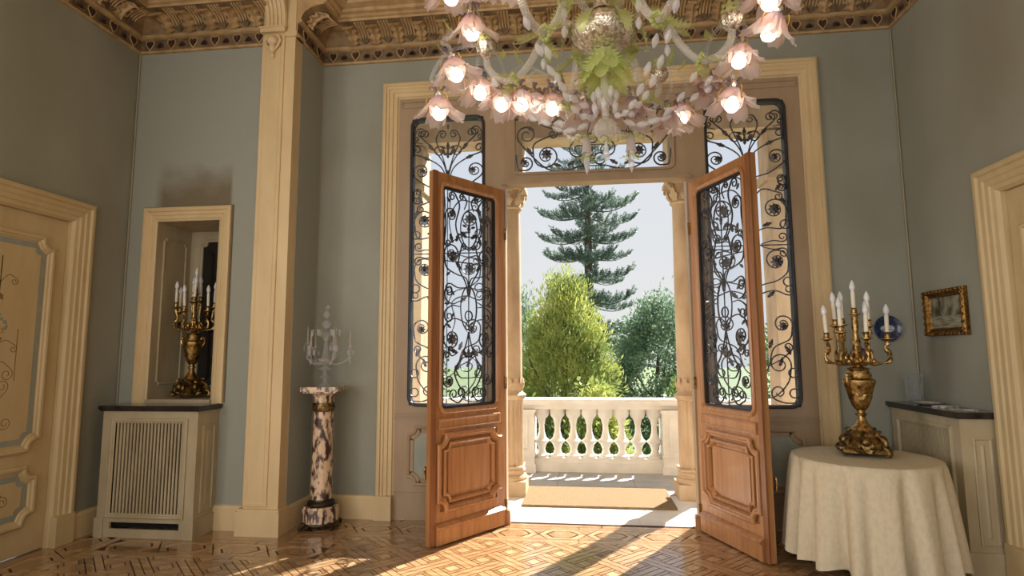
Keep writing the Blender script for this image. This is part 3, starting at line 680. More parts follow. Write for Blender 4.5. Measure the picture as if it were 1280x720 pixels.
for (x0,x1,z0,z1,dat,r) in ((WL0,WL1,WZ0,WZ1,WG,.08),(WR0,WR1,WZ0,WZ1,WG,.08),(TX0,TX1,TZ0,TZ1,TG,.05)):
    gp = rrect(x0,x1,z0,z1,r)
    pane = MB().prism(rect(x0+.002,x1-.002,z0+.002,z1-.002), -.07, -.066, Mw).build('glass_pane', 'pane', win, False)
    b = MB(); b.mould(gp, [(-.012,.002),(-.012,.014),(-.004,.018),(.012,.016),(.016,.0),(.016,-.07),(.0,-.07)], Mw); b.build('iron_frame', 'iron_dark' if dat is WG else 'cream_field', win, False)
    for cx,cz,sx,sz in ((x0,z0,1,1),(x1,z0,-1,1),(x1,z1,-1,-1),(x0,z1,1,-1)):
        arc = [(cx+sx*(r-r*math.sin(a)), cz+sz*(r-r*math.cos(a))) for a in [PI/2*i/5 for i in range(6)]]
        poly = [(cx,cz)]+arc
        if parea(poly) < 0: poly = poly[::-1]
        MB().prism(poly, -.06, -.002, Mw).build('corner_fillet', 'iron_dark' if dat is WG else 'cream_field', win, False)
    gr = MB().box(0,.001,0,.001,0,.001).mesh('grille','iron') if False else None
    hang(dat, win, Mw @ T((x0+x1)/2, z0+.0, -.02))
# ---- threshold
b = MB()
nt_ = 3
for i in range(nt_):
    x0 = OX0-.05+(OX1-OX0+.1)*i/nt_
    pass
th = thing('threshold', 'white marble door sill between parquet and balcony', 'door sill', kind='structure')
for i in range(nt_):
    xa = OX0-.2+(OX1-OX0+.4)*i/nt_; xb = OX0-.2+(OX1-OX0+.4)*(i+1)/nt_
    MB().box(xa+.001, xb-.001, .02, .50, -.2, 0.004).build('slab', 'threshold', th, False)
b = MB(); b.box(OX0-.01, OX1+.01, .0, .02, -.1, .006); b.build('edge_strip', 'floor_joint', th, False)

# ------------------------------------------------------------------ door leaves
def leaf(idx, label, hinge, free, mirror):
    hx, hy = hinge; d = Vector((free[0]-hx, free[1]-hy, 0)); W = d.length; d.normalize()
    root = thing('door_%d' % idx, label, 'door', kind='structure')
    nrm = Vector((d.y,-d.x,0))
    if nrm.y > 0: nrm = -nrm                       # face to the room
    M = XYZ((hx,hy,.012), d, (0,0,1), nrm)         # u from hinge, v up, w to the room
    flip = d.cross(Vector((0,0,1))).dot(nrm) < 0
    H, th_, sw = 3.085, .05, .105
    def add(nm, mb, mt='walnut', sm=False):
        if flip: mb.f = [f[::-1] for f in mb.f]
        return mb.build(nm, mt, root, sm)
    def bar(nm, u0,u1,v0,v1,w0=-th_,w1=0, mt='walnut'): return add(nm, MB().box(u0,u1,v0,v1,w0,w1,M), mt)
    bar('stile', 0, sw, 0, H); bar('stile', W-sw, W, 0, H)
    bar('top_rail', sw, W-sw, H-.10, H); bar('lock_rail', sw, W-sw, .86, 1.06); bar('bottom_rail', sw, W-sw, 0, .25)
    bar('panel_backing', sw, W-sw, .25, .86, -.035, -.016)
    # edge rabbet strip on the free edge
    bar('meeting_strip', W-.045, W+.006, .0, H, 0, .016, 'walnut_dark')
    # kick board with sloping drip ledge
    b = MB(); b.add(*_ext2([(0,0),(.032,0),(.032,.115),(.05,.125),(.05,.14),(.008,.165),(0,.165)], .035, W-.05), M); add('drip_ledge', b)
    # lower panel
    for (e0,pr,mt) in (((sw-.045,W-sw+.045,.235,.875,.085), [(0,0),(0,.02),(.01,.03),(.024,.03),(.034,.016),(.046,.014),(.05,.004),(.056,.0)],'walnut'),
                       ((sw+.03,W-sw-.03,.31,.80,.06), [(0,-.016),(0,.012),(.012,.02),(.022,.014),(.03,.0),(.034,-.012)],'walnut')):
        add('panel_moulding', MB().mould(earred(*e0), pr, M), mt)
    add('panel', MB().prism(rect(sw+.09,W-sw-.09,.37,.74), -.016, -.004, M), 'walnut')
    # small panel of the lock rail
    add('lock_rail_moulding', MB().mould(rect(sw-.03,W-sw+.03,.905,.995), [(0,0),(0,.016),(.01,.022),(.02,.014),(.028,.012)], M))
    add('lock_rail_panel', MB().prism(rect(sw-.003,W-sw+.003,.932,.968), 0, .012, M))
    # glass opening
    g0 = rrect(sw, W-sw, 1.06, H-.10, .05)
    add('glazing_bead', MB().mould(g0, [(-.03,0),(-.03,.014),(-.02,.022),(-.006,.02),(.006,.01),(.012,0),(.012,-.05)], M), 'walnut')
    add('iron_frame', MB().mould(g0, [(.0,-.02),(.012,-.004),(.03,-.004),(.034,-.03),(.0,-.04)], M), 'iron_dark')
    bar('glass_pane', sw, W-sw, 1.06, H-.10, -.048, -.044, 'pane')
    ug = (W)/2
    hang(DG, root, M @ T(ug, 1.08, -.022) @ SC((W-2*sw-.05)/.64, (H-1.18-.03)/1.93, 1))
    # handle and hinges
    b = MB(); b.tube([M @ Vector(p) for p in ((W-.03,.6,-th_),(W-.03,.6,-th_-.05),(W-.03,.56,-th_-.055),(W-.03,.50,-th_-.05))], [.010,.010,.012,.008], 8)
    b.box(W-.05, W-.01, .5, .66, -th_-.006, -th_, M); add('handle', b, 'bronze', True)
    for v in (.10, 1.2, 2.6): add('hinge', MB().tube([M @ Vector((-.008,v,.006)), M @ Vector((-.008,v+.11,.006))], .012, 8), 'bronze_dark', True)
    return root
def _ext2(prof, u0, u1):
    n = len(prof); vs = [(u0,z,o) for o,z in prof]+[(u1,z,o) for o,z in prof]
    return vs, [(i,n+i,n+i+1,i+1) for i in range(n-1)] + [tuple(range(n)), tuple(range(2*n-1,n-1,-1))]
leaf(1, 'open walnut door leaf with scrollwork beside the marble pedestal', (-.712,-.06), (-1.225,-.765), False)
leaf(2, 'open walnut door leaf with scrollwork beside the round table', (1.012,-.06), (1.338,-.862), True)
for x, lab in ((-.70,'small wooden door stop block at the jamb near the marble pedestal'), (.995,'small wooden door stop block at the jamb near the round table')):
    b = MB(); b.box(x-.035, x+.035, -.06, .0, .0, .10); b.box(x-.03, x+.03, -.055, 0, .10, .12); tag(b.build('door_stop_block', 'walnut', None, False), lab, 'door stop')

# ------------------------------------------------------------------ wall doors and niche
def wall_door(idx, label, M, u0, u1, top, casing_w, painted):
    root = thing('door_%d' % idx, label, 'door', kind='structure')
    k = casing_w/.165; pr = [(-a*k, d) for a, d in [(1*.165,-.02),(.165,.05),(.15,.058),(.13,.058),(.12,.042),(.09,.04),(.08,.03),(.05,.028),(.04,.018),(.015,.012),(.008,0),(0,-.01),(0,-.12)]]
    path = [(u1,.0),(u1,top),(u0,top),(u0,0)]
    MB().mould(path, pr, M, closed=False).build('casing', 'cream_door', root, False)
    for ua, ub in ((u0-casing_w,u0-.005),(u1+.005,u1+casing_w)): MB().box(ua, ub, 0, .24, 0, .062, M).build('casing_plinth', 'cream_door', root, False)
    o_ = casing_w+.008; edging([(u0-o_,.22),(u0-o_,top+o_),(u1+o_,top+o_),(u1+o_,.22)], M, root)
    MB().box(u0+.003, u1-.003, .01, top-.003, -.09, -.045, M).build('door_slab', 'cream_door', root, False)
    MB().box(u0, u1, -.05, .0, -.12, .001, M).build('door_sill', 'oak_brown', root, False)
    a0, a1 = u0+.12, u1-.12
    for v0, v1 in ((.79,top-.17),(.22,.69)):
        MB().mould(earred(a0,a1,v0,v1,.09), [(0,-.045),(0,-.022),(.012,-.012),(.028,-.014),(.036,-.026),(.05,-.03),(.056,-.038),(.066,-.038)], M).build('panel_moulding', 'cream_door', root, False)
        MB().prism(earred(a0+.062,a1-.062,v0+.062,v1-.062,.07), -.045, -.041, M).build('panel_band', 'blue_grey', root, False)
        MB().prism(earred(a0+.11,a1-.11,v0+.11,v1-.11,.05), -.045, -.037, M).build('panel', 'cream_door', root, False)
    if painted:
        uc = (u0+u1)/2; P = M @ T(uc, 0, -.0365)
        def paint(nm, curves, r, mt):
            b = MB()
            for c in curves:
                b.tube(c, r, 4, P @ SC(1,1,.2), up=(0,0,1)); b.tube([(-p.x,p.y,p.z) for p in c], r, 4, P @ SC(1,1,.2), up=(0,0,1))
            return b.build(nm, mt, root)
        ups = [scroll([(0,1.12),(.05,1.2),(.12,1.28)], r1=.05, turn1=1), scroll([(0,1.45),(.06,1.5),(.14,1.44)], r1=.05, turn1=-1), scroll([(0,.95),(.05,1.0),(.12,.99)], r1=.045, turn1=1),
               scroll([(0,.93),(0,2.3)]), scroll([(0,1.62),(.08,1.66),(.16,1.62)], r1=.03, turn1=-1), scroll([(0,2.1),(.06,2.16),(.12,2.14)], r1=.03, turn1=-1), scroll([(.17,1.35),(.17,1.75)]), scroll([(.03,1.55),(.01,1.35),(0,1.3)])]
        lows = [scroll([(0,.36),(.06,.40),(.13,.45)], r1=.05, turn1=1), scroll([(0,.50),(.08,.52),(.18,.48)], r1=.04, turn1=-1), scroll([(0,.34),(0,.58)])]
        paint('painted_arabesque', ups+lows, .0042, 'paint_brown')
        b = MB(); random.seed(3)
        for i in range(26):
            a = random.uniform(0,2*PI); r = random.uniform(0,.085); b.sphere((r*math.cos(a), 1.78+r*math.sin(a)*.9, 0), random.uniform(.008,.016), 6, 4, P @ SC(1,1,.15))
        b.build('painted_bouquet', 'paint_blue', root)
        b = MB(); b.prism([(-.05,1.68),(.05,1.68),(.02,1.62),(.015,1.56),(-.015,1.56),(-.02,1.62)], 0, .001, P); b.prism([(-.03,2.0),(.0,2.02),(.03,2.0),(.03,1.96),(0,1.98),(-.03,1.96)], 0, .001, P); b.build('painted_urn', 'paint_brown', root, False)
        b = MB()
        for i in range(9): b.sphere((random.uniform(-.06,.06), 1.72+random.uniform(-.02,.02), 0), .012, 6, 4, P @ SC(1,1,.15))
        b.build('painted_fruit', 'paint_gold', root)
    return root
wall_door(3, 'cream panelled door painted with arabesques and a flower urn', XYZ((XL,0,0),(0,1,0),(0,0,1),(1,0,0)), DL0, DL1, DLT-.02, .175, True)
wall_door(4, 'cream panelled door next to the cabinet with the glass vase', XYZ((XR,0,0),(0,-1,0),(0,0,1),(-1,0,0)), -DR1, -DR0, DRT-.02, .185, False)

nic = thing('window_2', 'cream framed niche with a panelled reveal and dark glazed back', 'window niche', kind='structure')
Mn = XYZ((0,YN,0),(1,0,0),(0,0,1),(0,-1,0))
MB().mould([(NX1,1.10),(NX1,NZ1),(NX0,NZ1),(NX0,1.10)], [(-.125,-.02),(-.125,.035),(-.11,.042),(-.09,.042),(-.08,.028),(-.055,.026),(-.045,.016),(-.02,.014),(-.01,.004),(0,.0),(0,-.1)], Mn, closed=False).build('casing', 'cream', nic, False)
edging([(NX0-.133,1.11),(NX0-.133,NZ1+.133),(NX1+.133,NZ1+.133),(NX1+.133,1.11)], Mn, nic)
yb = .03
b = MB(); b.box(NX0, NX1, YN-.02, yb, 1.10, 1.135); b.build('sill', 'cream_grey', nic, False)
b = MB(); b.box(NX0-.01, NX0+.006, YN, yb, 1.135, NZ1); b.build('reveal', 'cream_grey', nic, False)
Mr = XYZ((NX0+.006,0,0),(0,1,0),(0,0,1),(1,0,0))
MB().mould(earred(YN+.09, yb-.07, 1.26, NZ1-.14, .03), [(0,0),(0,.01),(.008,.014),(.016,.010),(.02,.002)], Mr).build('reveal_moulding', 'cream_grey', nic, False)
b = MB(); b.box(NX1-.006, NX1+.01, YN, yb, 1.135, NZ1); b.build('reveal', 'cream_grey', nic, False)
b = MB(); b.box(NX0, NX1, YN, yb, NZ1-.006, NZ1+.01); b.build('soffit', 'cream_grey', nic, False)
b = MB(); b.box(NX0-.02, NX1+.02, yb, yb+.05, 1.10, NZ1+.02); b.build('back_board', 'cream_grey', nic, False)
Mb = XYZ((0,yb,0),(1,0,0),(0,0,1),(0,-1,0))
gx0, gx1 = NX0+.15, NX1-.05
MB().mould(earred(gx0, gx1, 1.24, NZ1-.12, .05), [(-.03,0),(-.03,.012),(-.02,.02),(-.005,.014),(0,0)], Mb).build('glazing_moulding', 'cream_grey', nic, False)
MB().prism(earred(gx0, gx1, 1.24, NZ1-.12, .05), 0, .004, Mb).build('dark_pane', 'dark_glass', nic, False)

# ------------------------------------------------------------------ radiator cabinets
def cabinet(label, loc, rz, W, D, H, ns):
    root = thing('radiator_cabinet', label, 'cabinet', loc, rz, 'radiator cabinets')
    x = W/2; Mf = XYZ((0,-D,0),(1,0,0),(0,0,1),(0,-1,0)); Ms = XYZ((x,0,0),(0,1,0),(0,0,1),(1,0,0))
    fw = .125; gz0, gz1 = .20, H-.115
    b = MB(); b.box(-x, -x+fw, -D, -D+.02, .0, H); b.box(x-fw, x, -D, -D+.02, 0, H); b.box(-x+fw, x-fw, -D, -D+.02, gz1, H); b.box(-x+fw, x-fw, -D, -D+.02, .125, gz0)
    b.box(-x+fw, x-fw, -D, -D+.02, .0, .07); 
    b.box(x-.02, x, -D+.02, 0, 0, H); b.box(-x, -x+.02, -D+.02, 0, 0, H); b.box(-x+.02,x-.02,-D+.02,0,H-.02,H); b.build('body', 'cream_grey', root, False)
    b = MB(); b.box(-x+.02, x-.02, -D+.05, -D+.055, .07, H-.03); b.build('inner_shade', 'black_gap', root, False)  # black sheet painted as the dark inside behind the slats
    MB().mould(rect(-x+fw-.04, x-fw+.04, gz0-.04, gz1+.04), [(0,0),(0,.012),(.01,.018),(.025,.016),(.03,.006),(.04,.004),(.04,-.02)], Mf).build('grille_moulding', 'cream_grey', root, False)
    sp = (W-2*fw)/ns; me = MB().box(-sp*.27, sp*.27, -.006, .006, gz0, gz1).mesh('slat', 'cream_grey', False)
    for i in range(ns): link('slat', me, root, T(-x+fw+sp*(i+.5), -D+.012, 0))
    MB().mould(rect(-D+.07, -.06, .20, H-.14), [(0,0),(0,.01),(.012,.014),(.02,.004),(.05,.004),(.065,.012)], Ms).build('side_moulding', 'cream_grey', root, False)
    MB().prism(rect(-D+.135, -.125, .265, H-.205), 0, .012, Ms).build('side_panel', 'cream_grey', root, False)
    MB().box(-x-.012, -x+.07, -D-.012, -D, 0, .16).build('plinth', 'cream_grey', root, False); MB().box(x-.07, x+.012, -D-.012, -D, 0, .16).build('plinth', 'cream_grey', root, False)
    MB().box(x, x+.012, -D, 0, 0, .16).build('plinth', 'cream_grey', root, False)
    b = MB(); b.box(-x-.03, x+.03, -D-.03, 0, H, H+.035); b.box(-x-.02, x+.02, -D-.02, 0, H-.012, H); b.build('top_slab', 'slab', root, False)
    return root
cabinet('cream radiator cabinet with open slats and black top below the niche', (-3.715,YN-.001,0), 0, .89, .293, 1.07, 20)
cabinet('cream cabinet with reeded front and black top behind the round table', (XR-.002,-.48,0), -PI/2, .90, .26, 1.075, 26)

# ------------------------------------------------------------------ bronze candelabra
def leaf_bump(b, M, s=1.0):
    b.grid(lambda u,v: ((u-.5)*.05*s*math.sin(PI*(.15+.8*v))*(1+.3*math.cos(v*14)), -.012*s*math.sin(PI*v)-.02*s*max(0,v-.7), v*.08*s), 5, 7, M)
def candelabrum(label, loc, rz, k_xy, k_z):
    root = thing('candelabrum', label, 'candelabrum', loc, rz, 'bronze candelabra')
    mod3 = lambda a, z: 1+.16*math.cos(4*a)+.05*math.cos(12*a)
    b = MB(); b.lathe([(.175,.012),(.19,.02),(.18,.045),(.15,.055),(.155,.08),(.13,.11),(.105,.13),(.11,.155),(.085,.18)], 48, None, mod3)
    for k in range(4):
        a = k*PI/2; M = RZ(a)
        b.tube(catmull([(.20,0,.008),(.215,0,.03),(.18,0,.06),(.185,0,.10),(.15,0,.13),(.12,0,.15),(.13,0,.18),(.155,0,.175)],4), [.022]*8+[.02]*8+[.016]*8+[.01]*5, 6, M)
        b.sphere((.20,0,.016), .022, 8, 6, M)
        b.sphere((.13,0,.10), .04, 10, 8, RZ(a+PI/4)); leaf_bump(b, RZ(a+PI/4) @ T(.15,0,.03) @ RZ(PI/2) @ RX(-.3), 1.2)
        for s in (-1,1): b.tube(catmull([(.16,s*.03,.03),(.175,s*.07,.045),(.16,s*.10,.03),(.14,s*.085,.02)],4), .012, 5, M)
    b.build('foot', 'bronze_dark', root)
    MB().lathe([(.085,.175),(.075,.195),(.05,.225),(.032,.26),(.028,.285),(.04,.292),(.042,.305),(.028,.315),(.03,.335)], 24).build('stem', 'bronze', root)
    b = MB(); b.lathe([(.03,.33),(.045,.345),(.062,.37),(.078,.42),(.092,.48),(.108,.53),(.118,.555),(.118,.57),(.10,.58),(.085,.585),(.078,.60),(.078,.635),(.07,.65)], 32, None, lambda a,z: 1+(.03*math.cos(10*a) if z < .54 else 0)); b.build('urn', 'bronze', root)
    b = MB()
    for k in range(8): leaf_bump(b, RZ(k*PI/4) @ T(.06+.02*(k%2),0,.37+.05*(k%2)) @ RZ(PI/2) @ RX(-.25), 1.2)
    for s in (-1,1):
        b.tube(catmull([(s*.10,0,.52),(s*.13,0,.55),(s*.135,0,.59),(s*.11,0,.62),(s*.085,0,.60)],4), .012, 6); b.sphere((s*.125,0,.61), .02, 8, 6)
    b.build('urn_relief', 'bronze', root)
    MB().lathe([(.02,.645),(.085,.655),(.088,.662),(.04,.672),(.032,.69),(.045,.71),(.04,.73),(.05,.75),(.035,.79),(.025,.83),(.03,.88),(.02,.95),(.028,1.0),(.022,1.06),(.03,1.09)], 20).build('shaft', 'bronze', root)
    b = MB()
    for k in range(6): leaf_bump(b, RZ(k*PI/3+.3) @ T(.03,0,.80+.05*(k%2)) @ RZ(PI/2) @ RX(-.4), .9)
    b.build('shaft_leaves', 'bronze', root)
    cup = MB().lathe([(.008,-.02),(.012,0),(.03,.012),(.046,.016),(.046,.021),(.02,.024),(.024,.04),(.018,.06),(.026,.066),(.02,.07)], 14).mesh('candle_cup', 'bronze')
    cm = MB().lathe([(.0155,0),(.0155,.135),(.012,.14)], 12).mesh('candle', 'candle'); bm_ = MB().lathe([(.011,0),(.013,.008),(.022,.028),(.023,.042),(.016,.068),(.006,.088),(0,.096)], 12).mesh('flame_bulb', 'bulb_off')
    spots = [(5.75,.235,.88),(.25,.21,.93),(1.5,.12,1.0),(2.2,.14,.99),(2.75,.235,.88),(3.3,.21,.93),(4.3,.15,.88),(5.0,.10,.98)]
    for a, r, z in spots:
        b = MB()
        pts = catmull([(.02,0,.76),(.06,0,.71),(r*.62,0,.70),(r*.98,0,.715),(r*1.08,0,.77),(r*.90,0,.82),(r,0,z-.02)],5)
        b.tube(pts, [.014+.006*math.sin(i*.9) for i in range(len(pts))], 7, RZ(a))
        b.sphere((.12,0,.72), .022, 8, 6, RZ(a)); b.tube(catmull([(.06,0,.70),(.09,0,.74),(.07,0,.77),(.05,0,.75)],4), .01, 5, RZ(a))
        leaf_bump(b, RZ(a) @ T(r*.95,0,.75) @ RZ(PI/2), .9); b.build('arm', 'bronze', root)
        M = RZ(a) @ T(r,0,z); c = link('candle_cup', cup, root, M); tilt = RX(random.uniform(-.06,.06)) @ RY(random.uniform(-.03,.07))
        cc = link('candle', cm, root, M @ T(0,0,.066) @ tilt); link('flame_bulb', bm_, cc, T(0,0,.137))
    c = link('candle_cup', cup, root, T(0,0,1.08)); cc = link('candle', cm, root, T(0,0,1.145)); link('flame_bulb', bm_, cc, T(0,0,.137))
    root.scale = (k_xy,k_xy,k_z); return root
candelabrum('gilt bronze candelabrum with white candles on the round table', (2.05,-.80,.798), .5, .93, .93)
candelabrum('gilt bronze candelabrum with white candles standing in the niche', (-3.72,-.24,1.149), .2, .80, .90)

# ------------------------------------------------------------------ marble pedestal and crystal girandole
ped = thing('pedestal', 'veined red marble column pedestal with bronze feet in the corner', 'pedestal', (-2.36,-.28,0), .12)
b = MB(); b.prism([(math.cos(a)*.16, math.sin(a)*.16) for a in [PI/8+k*PI/4 for k in range(8)]], .055, .17); b.prism([(math.cos(a)*.15, math.sin(a)*.15) for a in [PI/8+k*PI/4 for k in range(8)]], .17, .19); b.build('base_block', 'marble_red', ped, False)
MB().lathe([(.16,.052),(.165,.046),(.165,.04),(.12,.038)], 24).build('base_ring', 'dark_metal', ped)
for k in range(4):
    M = RZ(PI/4+k*PI/2); b = MB(); b.tube(catmull([(.12,0,.045),(.155,0,.04),(.18,0,.022),(.20,0,.012)],4), [.02]*5+[.016]*8, 6, M @ T(0,0,.004)); b.sphere((.195,0,.017), .017, 8, 6, M); b.build('foot', 'dark_metal', ped)
MB().lathe([(.12,.19),(.125,.205),(.115,.225),(.10,.235),(.098,.25)], 28).build('torus', 'dark_metal', ped)
MB().lathe([(.096,.25),(.093,.5),(.09,.9),(.087,1.10)], 28).build('shaft', 'marble_red', ped)
b = MB(); b.lathe([(.088,1.02),(.094,1.03),(.094,1.09),(.088,1.10)], 28)
for k in range(12): leaf_bump(b, RZ(k*PI/6) @ T(.088,0,1.02) @ RZ(PI/2), 1.0)
b.build('collar', 'bronze_dark', ped)
b = MB(); b.lathe([(.087,1.10),(.088,1.15),(.10,1.17),(.125,1.19)], 28); b.box(-.145,.145,-.145,.145,1.19,1.205); b.box(-.165,.165,-.165,.165,1.205,1.245); b.build('top_slab', 'marble_red', ped, False)
gir = thing('girandole', 'small clear crystal girandole with prisms on the marble pedestal', 'girandole', (-2.36,-.28,1.246), .35)
MB().lathe([(.06,0),(.062,.006),(.03,.02),(.015,.05),(.022,.075),(.045,.085),(.045,.09),(.018,.10),(.014,.14),(.05,.155),(.055,.165),(.02,.175),(.018,.21),(.04,.24),(.028,.29),(.016,.33),(.022,.36),(.012,.40),(.014,.5)], 16).build('stem', 'crystal', gir)
MB().lathe([(.018,.21),(.062,.235),(.066,.25),(.03,.24)], 18, cap=False).build('bowl', 'crystal_gold', gir)
def star(r, mt='crystal'):
    b = MB()
    for k in range(6): a = k*PI/3; b.sphere((r*.6*math.cos(a), 0, r*.6*math.sin(a)), r*.38, 6, 5)
    b.sphere((0,0,0), r*.4, 6, 5); return b.mesh('crystal_flower', mt)
ST = star(.035); PR = MB().lathe([(0,0),(.012,-.02),(.010,-.05),(0,-.065)], 6).mesh('prism_drop', 'crystal')
SPK = MB().lathe([(.010,0),(.008,.06),(.003,.15),(0,.16)], 8).mesh('candle_spike', 'crystal_gold'); GC = MB().lathe([(.006,0),(.02,.01),(.034,.018),(.03,.022),(.012,.03)], 12).mesh('drip_cup', 'crystal')
for k in range(6):
    a = k*PI/3; M = RZ(a); r = .22 if k % 2 == 0 else .16; z = .33 if k % 2 == 0 else .37
    pts = catmull([(.02,0,.24),(.08,0,.20),(r*.75,0,.22),(r,0,.27),(r,0,z)],5); b = MB(); b.tube(pts, .008, 6, M); b.build('arm', 'crystal', gir)
    c = link('drip_cup', GC, gir, M @ T(r,0,z)); link('candle_spike', SPK, gir, M @ T(r,0,z+.025))
    for j in range(3): link('prism_drop', PR, gir, M @ T(r+.028*math.cos(j*2.1),.028*math.sin(j*2.1),z+.01))
    link('prism_drop', PR, gir, M @ T(r,0,z-.07))
    b = MB(); b.tube(catmull([(.012,0,.42),(.06,0,.50),(.10,0,.52),(.12,0,.49)],4), .005, 5, M); b.build('flower_stem', 'crystal', gir)
    link('crystal_flower', ST, gir, M @ T(.12,0,.49) @ RZ(PI/2-a+.2))
link('crystal_flower', ST, gir, T(0,0,.57) @ SC(1.2,1.2,1.2)); link('crystal_flower', ST, gir, T(0,0,.66)); link('crystal_flower', ST, gir, T(.01,0,.73) @ SC(.6,.6,.6))
MB().tube([(0,0,.48),(0,0,.72)], .005, 5).build('finial_rod', 'crystal', gir)

# ------------------------------------------------------------------ round table, cloth
TX, TY, TZ, TR = 2.02, -.86, .78, .475
tb = thing('round_table', 'round wooden table hidden under the cream cloth', 'table', (TX,TY,0))
MB().lathe([(.44,.735),(.455,.745),(.455,.77),(.45,.777)], 32).build('table_top', 'walnut', tb)
for k in range(4): M = RZ(PI/4+k*PI/2); MB().tube([(.30,0,.735),(.31,0,.4),(.30,0,0)], [.028,.022,.018], 8, M).build('leg', 'walnut', tb)
b = MB(); random.seed(5); ph = [random.uniform(0,2*PI) for _ in range(6)]
def cloth(u, v):
    a = 2*PI*u
    if v < .35: r = TR*v/.35; return (r*math.cos(a), r*math.sin(a), .782)
    t = (v-.35)/.65; drop = min(1, t/.06); z = .782-.012*drop**2-(.67)*max(0,(t-.03)/.97)
    s = max(0, t-.02)**.75
    f = .62*math.cos(17*a+ph[0]+.9*math.sin(2*a))+.22*math.cos(9*a+ph[1])+.22*math.cos(26*a+ph[2])
    fold = .078*(f-.40*f*f+.1)*s
    r = TR+.006*math.sin(PI*drop/2)+.055*s+fold
    return (r*math.cos(a), r*math.sin(a), z+.012*math.cos(15*a+ph[0])*t)
b.grid(cloth, 220, 34, None, closed_u=True); b.f.append(tuple(range(219,-1,-1)))
cl = b.build('tablecloth', 'linen', None, True, 80); cl.location = (TX,TY,0); tag(cl, 'floor-length cream linen cloth falling in folds over round table', 'tablecloth')

# ------------------------------------------------------------------ small things on the right
pic = thing('picture', 'small landscape painting in a carved gilt frame on fabric wall', 'picture', (XR-.002,-.47,1.845), 0)
Mp = XYZ((0,0,0),(0,-1,0),(0,0,1),(-1,0,0))
MB().mould(rect(-.255,.255,-.185,.185), [(0,0),(0,.03),(.012,.045),(.03,.04),(.045,.022),(.055,.026),(.062,.012)], Mp).build('frame', 'gilt_frame', pic, False)
b = MB()
for i in range(11):
    for v in (-.17,.17): b.sphere((-.24+.048*i, v, .042), .014, 6, 5, Mp)
for i in range(6):
    for u in (-.24,.24): b.sphere((u, -.14+.056*i, .042), .014, 6, 5, Mp)
b.build('frame_carving', 'gilt_frame', pic)
MB().prism(rect(-.195,.195,-.03,.125), 0, .012, Mp).build('painted_trees', 'painting', pic, False)
MB().prism(rect(-.195,.195,-.125,-.03), 0, .012, Mp).build('painted_water', 'painting_water', pic, False)
def wall_plate(label, x, z, r):
    p = thing('wall_plate', label, 'plate', (x,-.002,z)); M = RX(PI/2)
    MB().lathe([(0,.004),(r*.55,.004),(r*.62,.008),(r*.9,.02),(r,.026),(r*.98,.03),(r*.9,.026),(r*.6,.014),(0,.012)], 32, M).build('plate_body', 'plate_blue', p)
    MB().lathe([(0,.0125),(r*.5,.0125),(r*.5,.014),(0,.0145)], 24, M @ T(0,0,.001) @ SC(1,.55,1)).build('plate_scene', 'plate_white', p)
wall_plate('round blue and white plate hung behind the candelabrum candles', 2.665, 1.735, .115)
wall_plate('smaller blue and white plate half hidden behind candelabrum arms', 2.41, 1.50, .075)
vs = thing('glass_vase', 'cut crystal vase standing on the black cabinet top', 'vase', (2.76,-.17,1.111))
b = MB(); b.lathe([(.0,.0),(.055,.0),(.058,.01),(.055,.05),(.06,.15),(.072,.235),(.075,.24),(.068,.238),(.052,.15),(.047,.05),(.04,.03),(0,.025)], 24, None, lambda a,z: 1+.025*math.cos(12*a)); b.build('vase_body', 'clear_crystal', vs)
b = MB()
for k in range(12):
    a = k*PI/6
    for z0 in (.03,.09,.15): b.tube([(.061*math.cos(a),.061*math.sin(a),z0),(.064*math.cos(a+.26),.064*math.sin(a+.26),z0+.055)], .0025, 4); b.tube([(.061*math.cos(a+.26),.061*math.sin(a+.26),z0),(.064*math.cos(a),.064*math.sin(a),z0+.055)], .0025, 4)
b.build('cut_pattern', 'clear_crystal', vs)
tag(MB().lathe([(0,.002),(.06,.0),(.095,.014),(.10,.018),(.095,.017),(.06,.006),(0,.005)], 28).build('saucer', 'paper'), 'shallow white dish beside the glass vase on black cabinet top', 'dish').location = (2.76,-.36,1.112)
def booklet(label, x, y, rz, nlay, wd, dp):
    p = thing('booklet', label, 'booklet', (x,y,1.111), rz)
    for i in range(nlay): MB().box(-wd/2,wd/2,-dp/2,dp/2,i*.004,i*.004+.003, RZ(i*.15)).build('sheet', 'paper', p, False)
booklet('fanned stack of white leaflets on the black cabinet top', 2.76, -.57, .3, 3, .14, .10)
booklet('single white leaflet at the front end of the black cabinet top', 2.77, -.76, -.25, 1, .16, .10)

# ------------------------------------------------------------------ chandelier
CH = Vector((.15,-2.45,3.26))
ch = thing('chandelier', 'large Venetian glass chandelier with pink lily lamps and green leaves', 'chandelier', CH)
MB().lathe([(0,-.10),(.05,-.105),(.12,-.085),(.165,-.04),(.178,.0),(.17,.03),(.15,.05),(.12,.055),(.05,.05)], 36, None, lambda a,z: 1+.02*math.cos(18*a)).build('bowl', 'silver_glass', ch)
MB().lathe([(.055,.05),(.06,.08),(.05,.12),(.052,.25),(.07,.30),(.11,.36),(.12,.42),(.08,.5),(.05,.55),(.045,.9),(.06,.95),(.05,1.0),(.03,1.05),(.025,1.6),(.09,1.65),(.10,1.74)], 20).build('stem', 'silver_glass', ch)
MB().lathe([(.056,.06),(.058,.12)], 16).build('stem_collar', 'dark_metal', ch)
MB().lathe([(.03,-.10),(.022,-.14),(.02,-.30),(.035,-.34),(.03,-.38),(.02,-.42),(.018,-.48)], 12).build('lower_stem', 'crystal_gold', ch)
MB().lathe([(0,-.60),(.02,-.60),(.045,-.585),(.058,-.555),(.056,-.525),(.04,-.50),(.02,-.485)], 24, None, lambda a,z: 1+.05*math.cos(12*a)).build('finial_ball', 'crystal_gold', ch)
b = MB()
